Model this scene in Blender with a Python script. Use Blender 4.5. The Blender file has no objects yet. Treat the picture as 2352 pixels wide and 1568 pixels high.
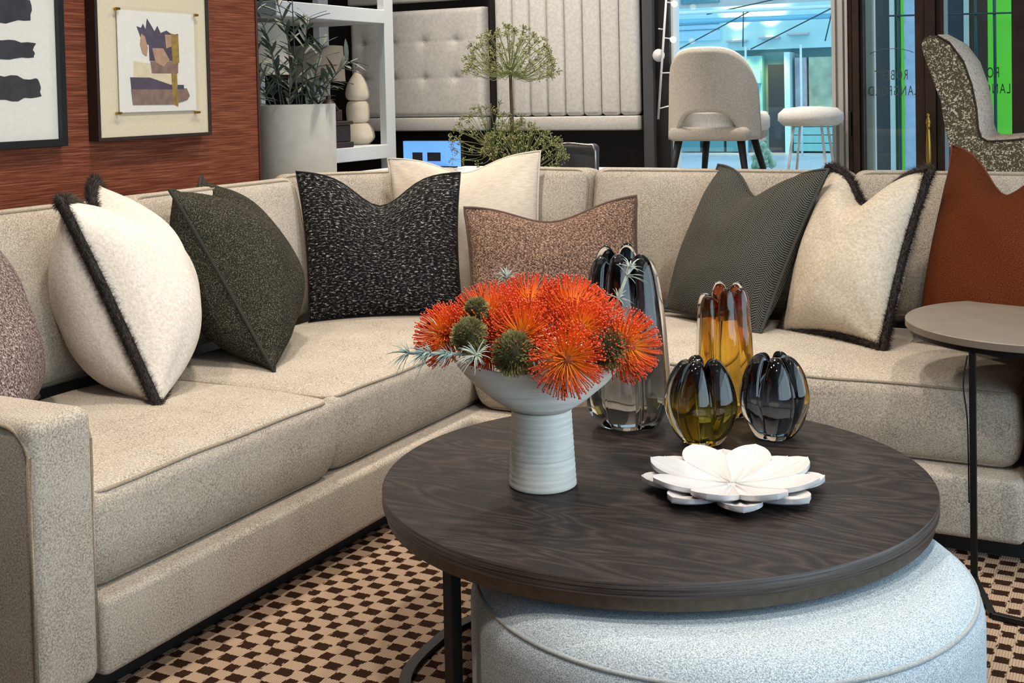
import bpy, bmesh, math, random
from mathutils import Vector, Matrix, noise as mnoise
random.seed(7)
PI = math.pi
scn = bpy.context.scene
COL = scn.collection

# ------------------------------------------------------------------ camera, world, big lights, exposure
F_PX = 2780.0
cam_d = bpy.data.cameras.new('camera'); cam = bpy.data.objects.new('camera', cam_d); COL.objects.link(cam)
cam_d.sensor_fit = 'HORIZONTAL'; cam_d.sensor_width = 36.0; cam_d.lens = 36.0 * F_PX / 2352.0
cam_d.shift_x = 0.0; cam_d.shift_y = -(784 - 312) / 2352.0
cam_d.clip_start = 0.05; cam_d.clip_end = 200
cam.location = (0, 0, 1.26)
cam.rotation_euler = (math.radians(88.0), math.radians(1.25), 0)
scn.camera = cam
scn.view_settings.view_transform = 'Standard'
scn.view_settings.look = 'None'
scn.view_settings.exposure = 0.0
scn.view_settings.gamma = 1.0
scn.view_settings.use_curve_mapping = False

wld = bpy.data.worlds.new('overcast_sky'); scn.world = wld; wld.use_nodes = True
bg = wld.node_tree.nodes['Background']
bg.inputs[0].default_value = (0.66, 0.85, 1.0, 1); bg.inputs[1].default_value = 1.7

# local room frame: a along the right sofa run, b along the left sofa run
TH = math.atan(.523)
C0 = Vector((-.154, 3.94, 0)); V = Vector((math.cos(TH), -math.sin(TH), 0)); U = Vector((math.sin(TH), math.cos(TH), 0))
def W(a, b, z=0.0): return C0 + V * a + U * b + Vector((0, 0, z))
def toL(x, y, z=0.0):
    d = Vector((x, y, 0)) - C0; return (d.dot(V), d.dot(U), z)

def area_light(name, loc, size, energy, color, aim=(0, 0, -1), size_y=None, spread=PI, shape=None):
    d = bpy.data.lights.new(name, 'AREA'); d.energy = energy; d.color = color; d.size = size; d.spread = spread
    if size_y: d.shape = 'RECTANGLE'; d.size_y = size_y
    if shape: d.shape = shape
    o = bpy.data.objects.new(name, d); COL.objects.link(o); o.location = loc
    o.rotation_euler = Vector(aim).to_track_quat('-Z', 'Y').to_euler()
    return o
# daylight entering by the shop front on the right
area_light('shopfront_daylight', W(3.3, -1.6, 1.5), 4.5, 60, (.68, .87, 1.0), aim=(-V * 1 + Vector((0, 0, -.08))), size_y=2.3)

# ------------------------------------------------------------------ helpers
def srgb(r, g, b):
    f = lambda c: (c / 255 / 12.92) if c / 255 <= .04045 else ((c / 255 + .055) / 1.055) ** 2.4
    return (f(r), f(g), f(b), 1)

class NG:
    def __init__(s, name):
        s.m = bpy.data.materials.new(name); s.m.use_nodes = True; s.t = s.m.node_tree; s.n = s.t.nodes
        s.bsdf = s.n['Principled BSDF']; s.out = s.n['Material Output']
    def put(s, sock, v):
        if isinstance(v, bpy.types.NodeSocket): s.t.links.new(v, sock)
        elif v is not None: sock.default_value = v
    def math(s, op, a, b=None, c=None):
        n = s.n.new('ShaderNodeMath'); n.operation = op
        s.put(n.inputs[0], a); s.put(n.inputs[1], b); s.put(n.inputs[2], c); return n.outputs[0]
    def coord(s, kind='Object', scale=(1, 1, 1), rot=(0, 0, 0), loc=(0, 0, 0)):
        t = s.n.new('ShaderNodeTexCoord'); mp = s.n.new('ShaderNodeMapping')
        mp.inputs['Scale'].default_value = scale; mp.inputs['Rotation'].default_value = rot; mp.inputs['Location'].default_value = loc
        s.t.links.new(t.outputs[kind], mp.inputs[0]); return mp.outputs[0]
    def noise(s, vec, scale, detail=2.0, rough=.5, dist=0.0, out=0):
        n = s.n.new('ShaderNodeTexNoise'); s.put(n.inputs['Vector'], vec)
        n.inputs['Scale'].default_value = scale; n.inputs['Detail'].default_value = detail
        n.inputs['Roughness'].default_value = rough; n.inputs['Distortion'].default_value = dist; return n.outputs[out]
    def voro(s, vec, scale, out='Distance', feature='F1'):
        n = s.n.new('ShaderNodeTexVoronoi'); n.feature = feature; s.put(n.inputs['Vector'], vec); n.inputs['Scale'].default_value = scale
        return n.outputs[out]
    def ramp(s, fac, stops, interp='LINEAR'):
        n = s.n.new('ShaderNodeValToRGB'); s.put(n.inputs[0], fac); r = n.color_ramp; r.interpolation = interp
        while len(r.elements) < len(stops): r.elements.new(.5)
        for e, (p, c) in zip(r.elements, stops):
            e.position = p; e.color = c if len(c) == 4 else (*c, 1)
        return n.outputs[0]
    def mix(s, fac, a, b, mode='MIX'):
        n = s.n.new('ShaderNodeMix'); n.data_type = 'RGBA'; n.blend_type = mode
        s.put(n.inputs[0], fac); s.put(n.inputs[6], a); s.put(n.inputs[7], b); return n.outputs[2]
    def sep(s, vec):
        n = s.n.new('ShaderNodeSeparateXYZ'); s.put(n.inputs[0], vec); return n.outputs
    def attr(s, name):
        n = s.n.new('ShaderNodeAttribute'); n.attribute_name = name; return n.outputs['Color']
    def bump(s, h, strength=.3, dist=.002):
        n = s.n.new('ShaderNodeBump'); n.inputs['Strength'].default_value = strength; n.inputs['Distance'].default_value = dist
        s.put(n.inputs['Height'], h); s.put(s.bsdf.inputs['Normal'], n.outputs[0])
    def set(s, col=None, rough=None, metal=None, **kw):
        s.put(s.bsdf.inputs['Base Color'], col); s.put(s.bsdf.inputs['Roughness'], rough); s.put(s.bsdf.inputs['Metallic'], metal)
        for k, v in kw.items(): s.put(s.bsdf.inputs[k.replace('_', ' ')], v)
        return s.m

def plain(name, col, rough=.6, metal=0, vary=.0, scale=30, bump=0, **kw):
    g = NG(name)
    if vary or bump:
        nz = g.noise(g.coord(), scale, 3)
        if vary:
            lo = tuple(c * (1 - vary) for c in col[:3]) + (1,); hi = tuple(min(1, c * (1 + vary)) for c in col[:3]) + (1,)
            col = g.ramp(nz, [(.3, lo), (.7, hi)])
        if bump: g.bump(nz, bump)
    return g.set(col, rough, metal, **kw)

def emit(name, col, strength):
    g = NG(name); return g.set(col, .5, 0, Emission_Color=col, Emission_Strength=strength)

def cloth(name, dark, light, scale=300, stretch=(1, 1, 1), lo=.35, hi=.65, bump=.4, kind='Object', mott=None, sheen=.0, detail=3):
    g = NG(name); co = g.coord(kind, stretch)
    f = g.noise(co, scale, detail, .6)
    col = g.ramp(f, [(lo, dark), (hi, light)])
    if mott:
        f2 = g.noise(g.coord(kind), 9, 2); col = g.mix(g.ramp(f2, [(.35, (0, 0, 0, 1)), (.7, (mott[1],) * 3 + (1,))]), col, mott[0])
    g.bump(f, bump, .0015)
    m = g.set(col, .95, 0); g.bsdf.inputs['Specular IOR Level'].default_value = .12
    if sheen: g.bsdf.inputs['Sheen Weight'].default_value = sheen
    return m

def link(name, me, mat=None, parent=None, loc=None, smooth=True, kind=None):
    o = bpy.data.objects.new(name, me); COL.objects.link(o)
    if mat is not None and not me.materials: me.materials.append(mat)
    if smooth:
        for p in me.polygons: p.use_smooth = True
    if parent is not None: o.parent = parent
    if loc is not None: o.location = loc
    if kind: o['kind'] = kind
    return o
def obj(name, bm, mat=None, parent=None, loc=None, smooth=True, kind=None, sharp=None):
    me = bpy.data.meshes.new(name)
    bmesh.ops.recalc_face_normals(bm, faces=bm.faces)
    if sharp is not None:
        for e in bm.edges:
            if len(e.link_faces) == 2 and e.calc_face_angle(0) > sharp: e.smooth = False
    bm.to_mesh(me); bm.free(); return link(name, me, mat, parent, loc, smooth, kind)
def raw(name, verts, faces, mat, parent=None, loc=None, smooth=True, kind=None, cols=None):
    me = bpy.data.meshes.new(name); me.from_pydata(verts, [], faces)
    if cols is not None:
        at = me.color_attributes.new('Col', 'FLOAT_COLOR', 'POINT')
        at.data.foreach_set('color', [x for c in cols for x in c])
    return link(name, me, mat, parent, loc, smooth, kind)
def thing(name, label, cat, loc=(0, 0, 0), rot=0, group=None):
    o = bpy.data.objects.new(name, None); COL.objects.link(o); o.empty_display_size = .05
    o.location = W(*loc); o.rotation_euler = (0, 0, -TH + rot)
    o['label'] = label; o['category'] = cat
    if group: o['group'] = group
    return o
def tag(o, label, cat, group=None):
    o['label'] = label; o['category'] = cat
    if group: o['group'] = group
    return o
def place(o, a, b, z=0, rot=0):
    o.location = W(a, b, z); o.rotation_euler = (0, 0, -TH + rot); return o
def struct(name, bm, mat, loc=(0, 0, 0), smooth=False):
    o = obj(name, bm, mat, smooth=smooth); place(o, *loc); o['kind'] = 'structure'; return o

def box(bm, x0, x1, y0, y1, z0, z1, bev=0, seg=2, M=None):
    b2 = bmesh.new() if bev or M else bm
    vs = [b2.verts.new((x, y, z)) for x in (x0, x1) for y in (y0, y1) for z in (z0, z1)]
    for f in ((0, 1, 3, 2), (4, 6, 7, 5), (0, 4, 5, 1), (2, 3, 7, 6), (0, 2, 6, 4), (1, 5, 7, 3)): b2.faces.new([vs[i] for i in f])
    if bev: bmesh.ops.bevel(b2, geom=list(b2.edges), offset=bev, segments=seg, profile=.5, affect='EDGES')
    if M: bmesh.ops.transform(b2, matrix=M, verts=b2.verts)
    if b2 is not bm: merge(bm, b2)
    return bm
def merge(bm, b2):
    mp = {v: bm.verts.new(v.co) for v in b2.verts}
    for f in b2.faces: bm.faces.new([mp[v] for v in f.verts])
    b2.free()
def nb(*a, **k): return box(bmesh.new(), *a, **k)
def lathe(bm, prof, n=48, M=None, lob=None, caps=True):
    rings = []
    for (r, z) in prof:
        ring = []
        for i in range(n):
            t = 2 * PI * i / n; p = Vector((r * math.cos(t), r * math.sin(t), z)) if lob is None else lob(r, z, t)
            ring.append(bm.verts.new(M @ p if M else p))
        rings.append(ring)
    for A, B in zip(rings, rings[1:]):
        for i in range(n): bm.faces.new((A[i], A[(i + 1) % n], B[(i + 1) % n], B[i]))
    if caps:
        bm.faces.new(list(reversed(rings[0]))); bm.faces.new(rings[-1])
    return bm
def tube(bm, pts, r, n=8, closed=False, radii=None, caps=True):
    pts = [Vector(p) for p in pts]; m = len(pts); rings = []
    up = Vector((0, 0, 1)); prevN = None
    for i, p in enumerate(pts):
        if closed: t = pts[(i + 1) % m] - pts[i - 1]
        else: t = pts[min(i + 1, m - 1)] - pts[max(i - 1, 0)]
        t = t.normalized() if t.length > 1e-9 else Vector((0, 0, 1))
        if prevN is None: prevN = t.cross(up if abs(t.z) < .9 else Vector((1, 0, 0))).normalized()
        N = (prevN - t * prevN.dot(t)); N = N.normalized() if N.length > 1e-6 else t.orthogonal().normalized(); prevN = N; B = t.cross(N)
        rr = radii[i] if radii else r
        rings.append([bm.verts.new(p + (N * math.cos(2 * PI * k / n) + B * math.sin(2 * PI * k / n)) * rr) for k in range(n)])
    for i in range(m if closed else m - 1):
        A, B = rings[i], rings[(i + 1) % m]
        for k in range(n): bm.faces.new((A[k], A[(k + 1) % n], B[(k + 1) % n], B[k]))
    if not closed and caps:
        bm.faces.new(rings[0]); bm.faces.new(list(reversed(rings[-1])))
    return bm
def poly_prism(bm, pts, axis, d0, d1):
    """pts: 2D outline, extruded along axis 'x','y' or 'z' from d0 to d1"""
    mk = {'x': lambda p, d: (d, p[0], p[1]), 'y': lambda p, d: (p[0], d, p[1]), 'z': lambda p, d: (p[0], p[1], d)}[axis]
    A = [bm.verts.new(mk(p, d0)) for p in pts]; B = [bm.verts.new(mk(p, d1)) for p in pts]; n = len(pts)
    bm.faces.new(A); bm.faces.new(list(reversed(B)))
    for i in range(n): bm.faces.new((A[i], B[i], B[(i + 1) % n], A[(i + 1) % n]))
    return bm
def spline(pts, per=8, closed=False):
    P = [Vector(p) for p in pts]; out = []; n = len(P)
    for i in range(n if closed else n - 1):
        p0, p1, p2, p3 = (P[(i - 1) % n], P[i], P[(i + 1) % n], P[(i + 2) % n]) if closed else (P[max(i - 1, 0)], P[i], P[i + 1], P[min(i + 2, n - 1)])
        for k in range(per):
            t = k / per
            out.append(.5 * ((2 * p1) + (p2 - p0) * t + (2 * p0 - 5 * p1 + 4 * p2 - p3) * t * t + (3 * p1 - p0 - 3 * p2 + p3) * t ** 3))
    if not closed: out.append(P[-1])
    return out
def smooth01(x): x = max(0, min(1, x)); return x * x * (3 - 2 * x)

def rbox(size, r, seg=4, mid=10, deform=None):
    """rounded box about its centre, built as a welded grid; deform(v) -> v"""
    bm = bmesh.new(); H = [s / 2 for s in size]
    def ticks(h):
        e = [-h + r * (1 - math.cos(PI / 2 * 1)) * 0 + r * k / seg for k in range(seg)]
        m = [-(h - r) + 2 * (h - r) * k / mid for k in range(mid + 1)]
        return [-h + r * k / seg for k in range(seg)] + m + [h - r + r * (k + 1) / seg for k in range(seg)]
    T = [ticks(h) for h in H]; cache = {}
    def vert(p):
        q = [max(-(H[i] - r), min(H[i] - r, p[i])) for i in range(3)]
        d = Vector([p[i] - q[i] for i in range(3)])
        P = Vector(q) + (d.normalized() * r if d.length > 1e-9 else d)
        key = tuple(round(c, 6) for c in P)
        if key not in cache: cache[key] = bm.verts.new(deform(P) if deform else P)
        return cache[key]
    for ax in range(3):
        o1, o2 = (ax + 1) % 3, (ax + 2) % 3
        for sgn in (-1, 1):
            for i in range(len(T[o1]) - 1):
                for j in range(len(T[o2]) - 1):
                    q = []
                    for (x, y) in ((i, j), (i + 1, j), (i + 1, j + 1), (i, j + 1)):
                        p = [0, 0, 0]; p[ax] = sgn * H[ax]; p[o1] = T[o1][x]; p[o2] = T[o2][y]; q.append(vert(p))
                    u = []
                    for v in q:
                        if v not in u: u.append(v)
                    if len(u) >= 3:
                        try: bm.faces.new(u)
                        except ValueError: pass
    return bm

# ------------------------------------------------------------------ materials
M = {}
sofaD, sofaL = srgb(124, 114, 103), srgb(203, 192, 177)
M['sofa'] = cloth('oatmeal_sofa_weave', sofaD, sofaL, 260, (1, 1, 1), .33, .67, .5, mott=(srgb(190, 182, 168), .35))
M['welt'] = cloth('sofa_welt', srgb(120, 110, 94), srgb(165, 154, 136), 400, bump=.2)
M['black'] = plain('black_plinth', (.006, .006, .006, 1), .6)
M['blackmetal'] = plain('blackened_steel', (.018, .017, .017, 1), .42, .7)
M['bronze'] = plain('bronze_band', srgb(92, 84, 74), .38, .8, vary=.15, scale=60)
M['white'] = plain('white_paint', srgb(222, 224, 224), .5)
M['offwhite'] = plain('grey_white_paint', srgb(196, 198, 198), .55)
M['brown'] = plain('dark_brown_timber', srgb(52, 34, 24), .45, vary=.3, scale=12)
M['brass'] = plain('brass', srgb(190, 150, 70), .28, 1)
M['chrome'] = plain('steel', srgb(180, 180, 178), .25, 1)

def wood_top():
    g = NG('dark_stained_oak'); co = g.coord('Object', (1, 1, 1), (0, 0, math.radians(-34)))
    w = g.noise(g.coord('Object', (1.1, 4.2, 1), (0, 0, math.radians(-34))), 1.6, 2, .5, .5)
    rings = g.math('FRACT', g.math('MULTIPLY', w, 15))
    rings = g.math('ABSOLUTE', g.math('SUBTRACT', rings, .5))
    fine = g.noise(g.coord('Object', (6, 160, 6), (0, 0, math.radians(-34))), 3, 4, .65)
    f = g.math('ADD', g.math('MULTIPLY', rings, .55), g.math('MULTIPLY', fine, .75))
    col = g.ramp(f, [(.3, srgb(15, 11, 10)), (.55, srgb(40, 33, 30)), (.8, srgb(74, 64, 58))])
    blot = g.noise(co, 3.5, 2); col = g.mix(g.ramp(blot, [(.3, (0, 0, 0, 1)), (.75, (.3, .3, .3, 1))]), col, srgb(33, 27, 24))
    g.bump(f, .25, .001); m = g.set(col, .5); g.bsdf.inputs['Specular IOR Level'].default_value = .24; return m
M['wood'] = wood_top()
def wood_edge():
    g = NG('oak_edge_grain'); f = g.noise(g.coord('Object', (4, 4, 260)), 1.5, 3)
    return g.set(g.ramp(f, [(.35, srgb(28, 22, 20)), (.65, srgb(78, 68, 62))]), .45)
M['woodedge'] = wood_edge()
def grasscloth():
    g = NG('russet_grasscloth')
    f = g.noise(g.coord('Object', (1, 1.6, 75)), 3.2, 4, .6); f2 = g.noise(g.coord('Object', (1, 5, 300)), 2, 2, .5)
    s = g.math('ADD', g.math('MULTIPLY', f, .7), g.math('MULTIPLY', f2, .35))
    col = g.ramp(s, [(.33, srgb(70, 30, 18)), (.52, srgb(114, 58, 38)), (.7, srgb(156, 98, 72))])
    g.bump(s, .5, .002); m = g.set(col, .75); g.bsdf.inputs['Specular IOR Level'].default_value = .2; return m
M['grass'] = grasscloth()
def carpet():
    g = NG('woven_checked_carpet'); x, y, z = g.sep(g.coord('Object'))
    yr = g.math('DIVIDE', y, .034); row = g.math('FLOOR', yr); fy = g.math('FRACT', yr)
    half = g.math('MULTIPLY', g.math('MODULO', g.math('ABSOLUTE', row), 2), .5)
    fx = g.math('FRACT', g.math('ADD', g.math('DIVIDE', x, .080), half))
    wid = g.math('SUBTRACT', .285, g.math('MULTIPLY', half, .13))
    big = g.math('MULTIPLY', g.math('SUBTRACT', wid, g.math('ABSOLUTE', g.math('SUBTRACT', fx, .5))), 14)
    # dark dash inside each row, short dash in between, ragged by fine noise
    rag = g.math('MULTIPLY', g.math('SUBTRACT', g.noise(g.coord('Object', (1, .25, 1)), 230, 2), .5), 4.0)
    inr = g.math('MULTIPLY', g.math('SUBTRACT', .50, g.math('ABSOLUTE', g.math('SUBTRACT', fy, .5))), 14)
    d = g.math('MINIMUM', g.math('ADD', big, rag), g.math('ADD', inr, rag))
    st = g.math('FRACT', g.math('DIVIDE', x, .0061)); st = g.math('ABSOLUTE', g.math('SUBTRACT', st, .5))
    ln = g.noise(g.coord('Object', (1, 1, 1)), 45, 2)
    light = g.mix(g.math('MULTIPLY', st, 1.3), srgb(176, 152, 128), srgb(104, 82, 64))
    light = g.mix(g.math('MULTIPLY', ln, .5), light, srgb(150, 128, 110))
    fac = g.ramp(d, [(.35, (0, 0, 0, 1)), (.65, (1, 1, 1, 1))])
    col = g.mix(fac, light, srgb(42, 25, 14))
    g.bump(g.math('SUBTRACT', g.math('MULTIPLY', fac, -.6), st), .5, .003)
    m = g.set(col, .95); g.bsdf.inputs['Specular IOR Level'].default_value = .1; return m
M['carpet'] = carpet()

# pillow cloths (UV in metres)
def tweed(name, stops, sx=1, sy=1, scale=140, bump=.6, weave=.0):
    g = NG(name); co = g.coord('UV' if sx != sy else 'Object', (sx, sy, 1))
    f = g.noise(co, scale, 4, .75)
    col = g.ramp(f, stops)
    if weave:
        x, y, z = g.sep(g.coord('UV'))
        wv = g.math('MULTIPLY', g.math('SINE', g.math('MULTIPLY', x, weave)), g.math('SINE', g.math('MULTIPLY', y, weave)))
        col = g.mix(g.ramp(wv, [(.45, (0, 0, 0, 1)), (.6, (.45, .45, .45, 1))]), col, (.03, .015, .012, 1))
        f = g.math('ADD', f, g.math('MULTIPLY', wv, .3))
    g.bump(f, bump, .003); m = g.set(col, .95); g.bsdf.inputs['Specular IOR Level'].default_value = .1; return m
M['mauve'] = tweed('mauve_tweed', [(.36, srgb(38, 30, 30)), (.5, srgb(118, 98, 94)), (.64, srgb(206, 188, 180))], 1, 1, 190, .6, 620)
M['brown_tweed'] = tweed('brown_tweed', [(.36, srgb(46, 33, 28)), (.5, srgb(112, 86, 74)), (.64, srgb(186, 158, 136))], 1, 1, 170, .6, 560)
M['green'] = tweed('green_black_tweed', [(.36, srgb(17, 17, 14)), (.53, srgb(48, 47, 39)), (.68, srgb(132, 126, 108))], 1, 1, 260, .6)
M['boucle'] = tweed('black_white_boucle', [(.40, (.004, .004, .004, 1)), (.535, (.012, .012, .012, 1)), (.60, srgb(112, 110, 106)), (.67, srgb(232, 230, 224))], .55, 1.5, 120, .8)
M['linen'] = tweed('cream_linen', [(.3, srgb(190, 176, 158)), (.7, srgb(224, 212, 196))], .25, 1.6, 130, .25)
M['rust'] = tweed('rust_boucle', [(.34, srgb(50, 21, 8)), (.55, srgb(90, 43, 19)), (.75, srgb(120, 66, 36))], 1, 1.2, 220, .5)
M['fleece_cream'] = tweed('cream_fleece', [(.3, srgb(172, 158, 140)), (.7, srgb(214, 202, 184))], 1, 1, 110, .7)
M['fleece'] = tweed('ivory_fleece', [(.3, srgb(200, 190, 176)), (.7, srgb(234, 226, 216))], 1, 1, 110, .7)
def herring():
    g = NG('grey_herringbone'); x, y, z = g.sep(g.coord('UV'))
    bd = g.math('DIVIDE', x, .0165); odd = g.math('MODULO', g.math('ABSOLUTE', g.math('FLOOR', bd)), 2)
    sg = g.math('SUBTRACT', g.math('MULTIPLY', odd, 2), 1)
    l = g.math('FRACT', g.math('DIVIDE', g.math('ADD', y, g.math('MULTIPLY', sg, g.math('MULTIPLY', x, .85))), .0078))
    l = g.math('ABSOLUTE', g.math('SUBTRACT', l, .5)); l = g.math('ADD', l, g.math('MULTIPLY', g.math('SUBTRACT', g.noise(g.coord('UV'), 300, 2), .5), .5))
    col = g.ramp(l, [(.12, srgb(22, 22, 20)), (.4, srgb(100, 99, 92))])
    g.bump(l, .5, .002); m = g.set(col, .95); g.bsdf.inputs['Specular IOR Level'].default_value = .1; return m
M['herring'] = herring()
M['fur'] = NG('dark_brown_fur').set(None, .8)
def furm():
    g = NG('brown_fur_pile'); return g.set(g.attr('Col'), .7)
M['fur'] = furm()

# ------------------------------------------------------------------ room shell
fl = nb(-6, 4.5, -7, 3.06, -.05, 0); struct('floor', fl, M['carpet'])
struct('ceiling', nb(-6, 4.5, -7, 3.2, 2.8, 2.9), plain('ceiling_paint', srgb(120, 118, 115), .8))
struct('wall_left', nb(-1.34, -1.22, -7, .44, 0, 2.8), M['grass'])
struct('trim_1', nb(-1.345, -1.215, .44, .452, 0, 2.8), plain('wall_end_bead', srgb(70, 30, 20), .6))
M['dark'] = plain('black_panelling', srgb(20, 18, 17), .55)
struct('wall_back', nb(-6, -.53, 3.0, 3.12, 0, 2.8), M['dark'])
struct('wall_far_left', nb(-6, -5.88, -7, 3.0, 0, 2.8), plain('far_wall_paint', srgb(60, 56, 52), .8))
struct('wall_front', nb(-6, 4.5, -7.12, -7, 0, 2.8), plain('dark_grey_brown_wall', srgb(92, 86, 80), .8))  # unseen wall, darkened to cut bounced light in the room
# shop-front wall on the right, outside the picture: sill, head and piers around wide panes
wr = bmesh.new()
box(wr, 4.4, 4.5, -7, 3.06, 0, .3); box(wr, 4.4, 4.5, -7, 3.06, 2.5, 2.8)
for b in (-7, -3.8, -.5, 2.9): box(wr, 4.4, 4.5, b, b + .16, .3, 2.5)
struct('wall_right', wr, M['brown'])
# raised display plinth in the window bay
struct('display_floor', nb(-.30, 4.4, 1.16, 2.98, 0, .66), plain('plinth_oak', srgb(150, 138, 122), .5, vary=.15, scale=4))

# ------------------------------------------------------------------ window bay and entrance (setting)
def glass_mat(name, tint=(1, 1, 1, 1), rough=0.0, film=.03):
    """thin pane: clear with a mirror film, so lamps shine through it"""
    g = NG(name); g.n.remove(g.bsdf)
    tr = g.n.new('ShaderNodeBsdfTransparent'); tr.inputs[0].default_value = tint
    gl = g.n.new('ShaderNodeBsdfGlossy'); gl.inputs['Roughness'].default_value = rough
    lw = g.n.new('ShaderNodeLayerWeight'); lw.inputs[0].default_value = .5
    fr = g.math('ADD', g.math('MULTIPLY', g.math('POWER', lw.outputs['Facing'], 5), .9), film)
    mx = g.n.new('ShaderNodeMixShader'); g.t.links.new(fr, mx.inputs[0])
    g.t.links.new(tr.outputs[0], mx.inputs[1]); g.t.links.new(gl.outputs[0], mx.inputs[2]); g.t.links.new(mx.outputs[0], g.out.inputs[0])
    return g.m
M['pane'] = glass_mat('window_glass', (.93, .98, .98, 1))
def window(name, a0, a1, z0, z1, b, bars):
    w = struct(name, nb(a0, a1, b, b + .008, z0, z1), M['pane'], (0, 0, 0))
    return w
# dark pier between headboards and window, grey-lit edge
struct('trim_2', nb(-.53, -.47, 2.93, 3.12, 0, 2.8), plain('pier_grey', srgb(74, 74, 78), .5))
struct('trim_3', nb(-.47, -.385, 2.97, 3.12, 0, 2.8), plain('pier_black', srgb(26, 25, 25), .5))
w1 = window('window_1', -.385, .509, .66, 2.8, 3.05, None)
fr = bmesh.new()
box(fr, -.385, -.372, 3.0, 3.1, .66, 2.8)
obj('window_frame', fr, M['white'], w1, smooth=False)
jb = bmesh.new()
for (x0, x1, d) in ((.509, .528, 0), (.528, .545, .02), (.545, .566, 0), (.566, .578, .02), (.578, .591, 0)):
    box(jb, x0, x1, 2.97 + d, 3.10, .66, 2.8)
obj('window_jamb', jb, plain('jamb_white', srgb(186, 182, 176), .5), w1, smooth=False)
wall_r = bmesh.new(); box(wall_r, 1.38, 4.5, 3.0, 3.12, 0, 2.8)
struct('trim_4', wall_r, M['brown'])
# door leaf with lettered glass
d1 = struct('door_1', nb(.672, .93, 3.03, 3.038, .82, 2.8), M['pane'])
st = bmesh.new()
box(st, .591, .61, 2.98, 3.10, .66, 2.8); box(st, .62, .65, 2.95, 3.10, .66, 2.8); box(st, .655, .669, 2.98, 3.10, .66, 2.8)
obj('door_post', st, M['brown'], d1, smooth=False)
lf = bmesh.new(); box(lf, .669, .712, 3.05, 3.09, .66, 2.8); box(lf, .712, .93, 3.0, 3.06, .76, .82)  # the white upright stands in for a reflected strip behind the glass
obj('rail_and_reflection', lf, plain('white_rail_reflection', srgb(200, 206, 202), .45), d1, smooth=False)
ps = bmesh.new(); box(ps, .93, .975, 2.96, 3.1, .66, 2.8); box(ps, .98, 1.03, 2.94, 3.1, .66, 2.8); box(ps, 1.035, 1.07, 2.96, 3.1, .66, 2.8)
obj('door_stile', ps, M['brown'], d1, smooth=False)
hg = obj('hinge', nb(.595, .608, 2.955, 2.975, 1.0, 1.13, .003), M['black'], d1, smooth=False)
# turned brass pull on the stile
hb = bmesh.new(); lathe(hb, [(.006, .80), (.009, .83), (.013, .9), (.012, .97), (.008, 1.03), (.007, 1.045), (.011, 1.05), (.007, 1.056), (.012, 1.068), (.009, 1.085), (.004, 1.10), (.008, 1.108), (.002, 1.118)], 16, Matrix.Translation((1.0, 2.90, 0)))
for z in (.83, 1.05): tube(hb, [(1.0, 2.90, z), (1.0, 2.945, z)], .006, 8)
obj('door_handle', hb, M['brass'], d1)
d2 = struct('door_2', nb(1.07, 1.38, 3.03, 3.038, .66, 2.8), M['pane'])
obj('door_rail', nb(1.07, 1.38, 3.04, 3.06, 1.735, 1.745), plain('teal_rail', srgb(40, 78, 80), .5), d2, smooth=False)

def lettering(parent, text, a, z, wid, hgt, b=3.042, mat=None):
    """lettering applied to the outside of the glass: reads from the street, mirrored from indoors"""
    cu = bpy.data.curves.new('lettering', 'FONT'); cu.body = text; cu.size = .1; cu.align_x = 'CENTER'; cu.extrude = .0006
    cu.space_character = 1.25
    tmp = bpy.data.objects.new('lettering', cu); COL.objects.link(tmp)
    dg = bpy.context.evaluated_depsgraph_get(); me = bpy.data.meshes.new_from_object(tmp.evaluated_get(dg)); COL.objects.unlink(tmp); bpy.data.objects.remove(tmp)
    me.materials.clear()
    xs = [v.co.x for v in me.vertices]; ys = [v.co.y for v in me.vertices]; fx = wid / (max(xs) - min(xs)); fy = hgt / (max(ys) - min(ys)); mx_ = (max(xs) + min(xs)) / 2
    for v in me.vertices: v.co.x = (v.co.x - mx_) * fx; v.co.y *= fy
    o = link('lettering', me, mat, parent, smooth=False)
    o.location = (a, b, z); o.rotation_euler = (PI / 2, 0, PI); return o
M['etch'] = plain('pale_vinyl', srgb(96, 100, 100), .6)
M['etchdark'] = plain('dark_vinyl', srgb(40, 70, 46), .6)
lettering(d1, 'ROBERT', .797, 1.288, .165, .052, mat=M['etch']); lettering(d1, 'LANGFORD', .806, 1.208, .245, .050, mat=M['etch'])
ring = bmesh.new(); tube(ring, [(.80 + .22 * math.cos(t * PI / 24), 3.042, 1.27 + .18 * math.sin(t * PI / 24)) for t in range(1, 24) if abs(.22 * math.cos(t * PI / 24)) < .125], .0016, 4)
obj('ring_emblem', ring, M['etch'], d1)
lettering(d2, 'ROBERT', 1.235, 1.288, .165, .052, mat=M['etchdark']); lettering(d2, 'LANGFORD', 1.246, 1.208, .245, .050, mat=M['etchdark'])

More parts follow.
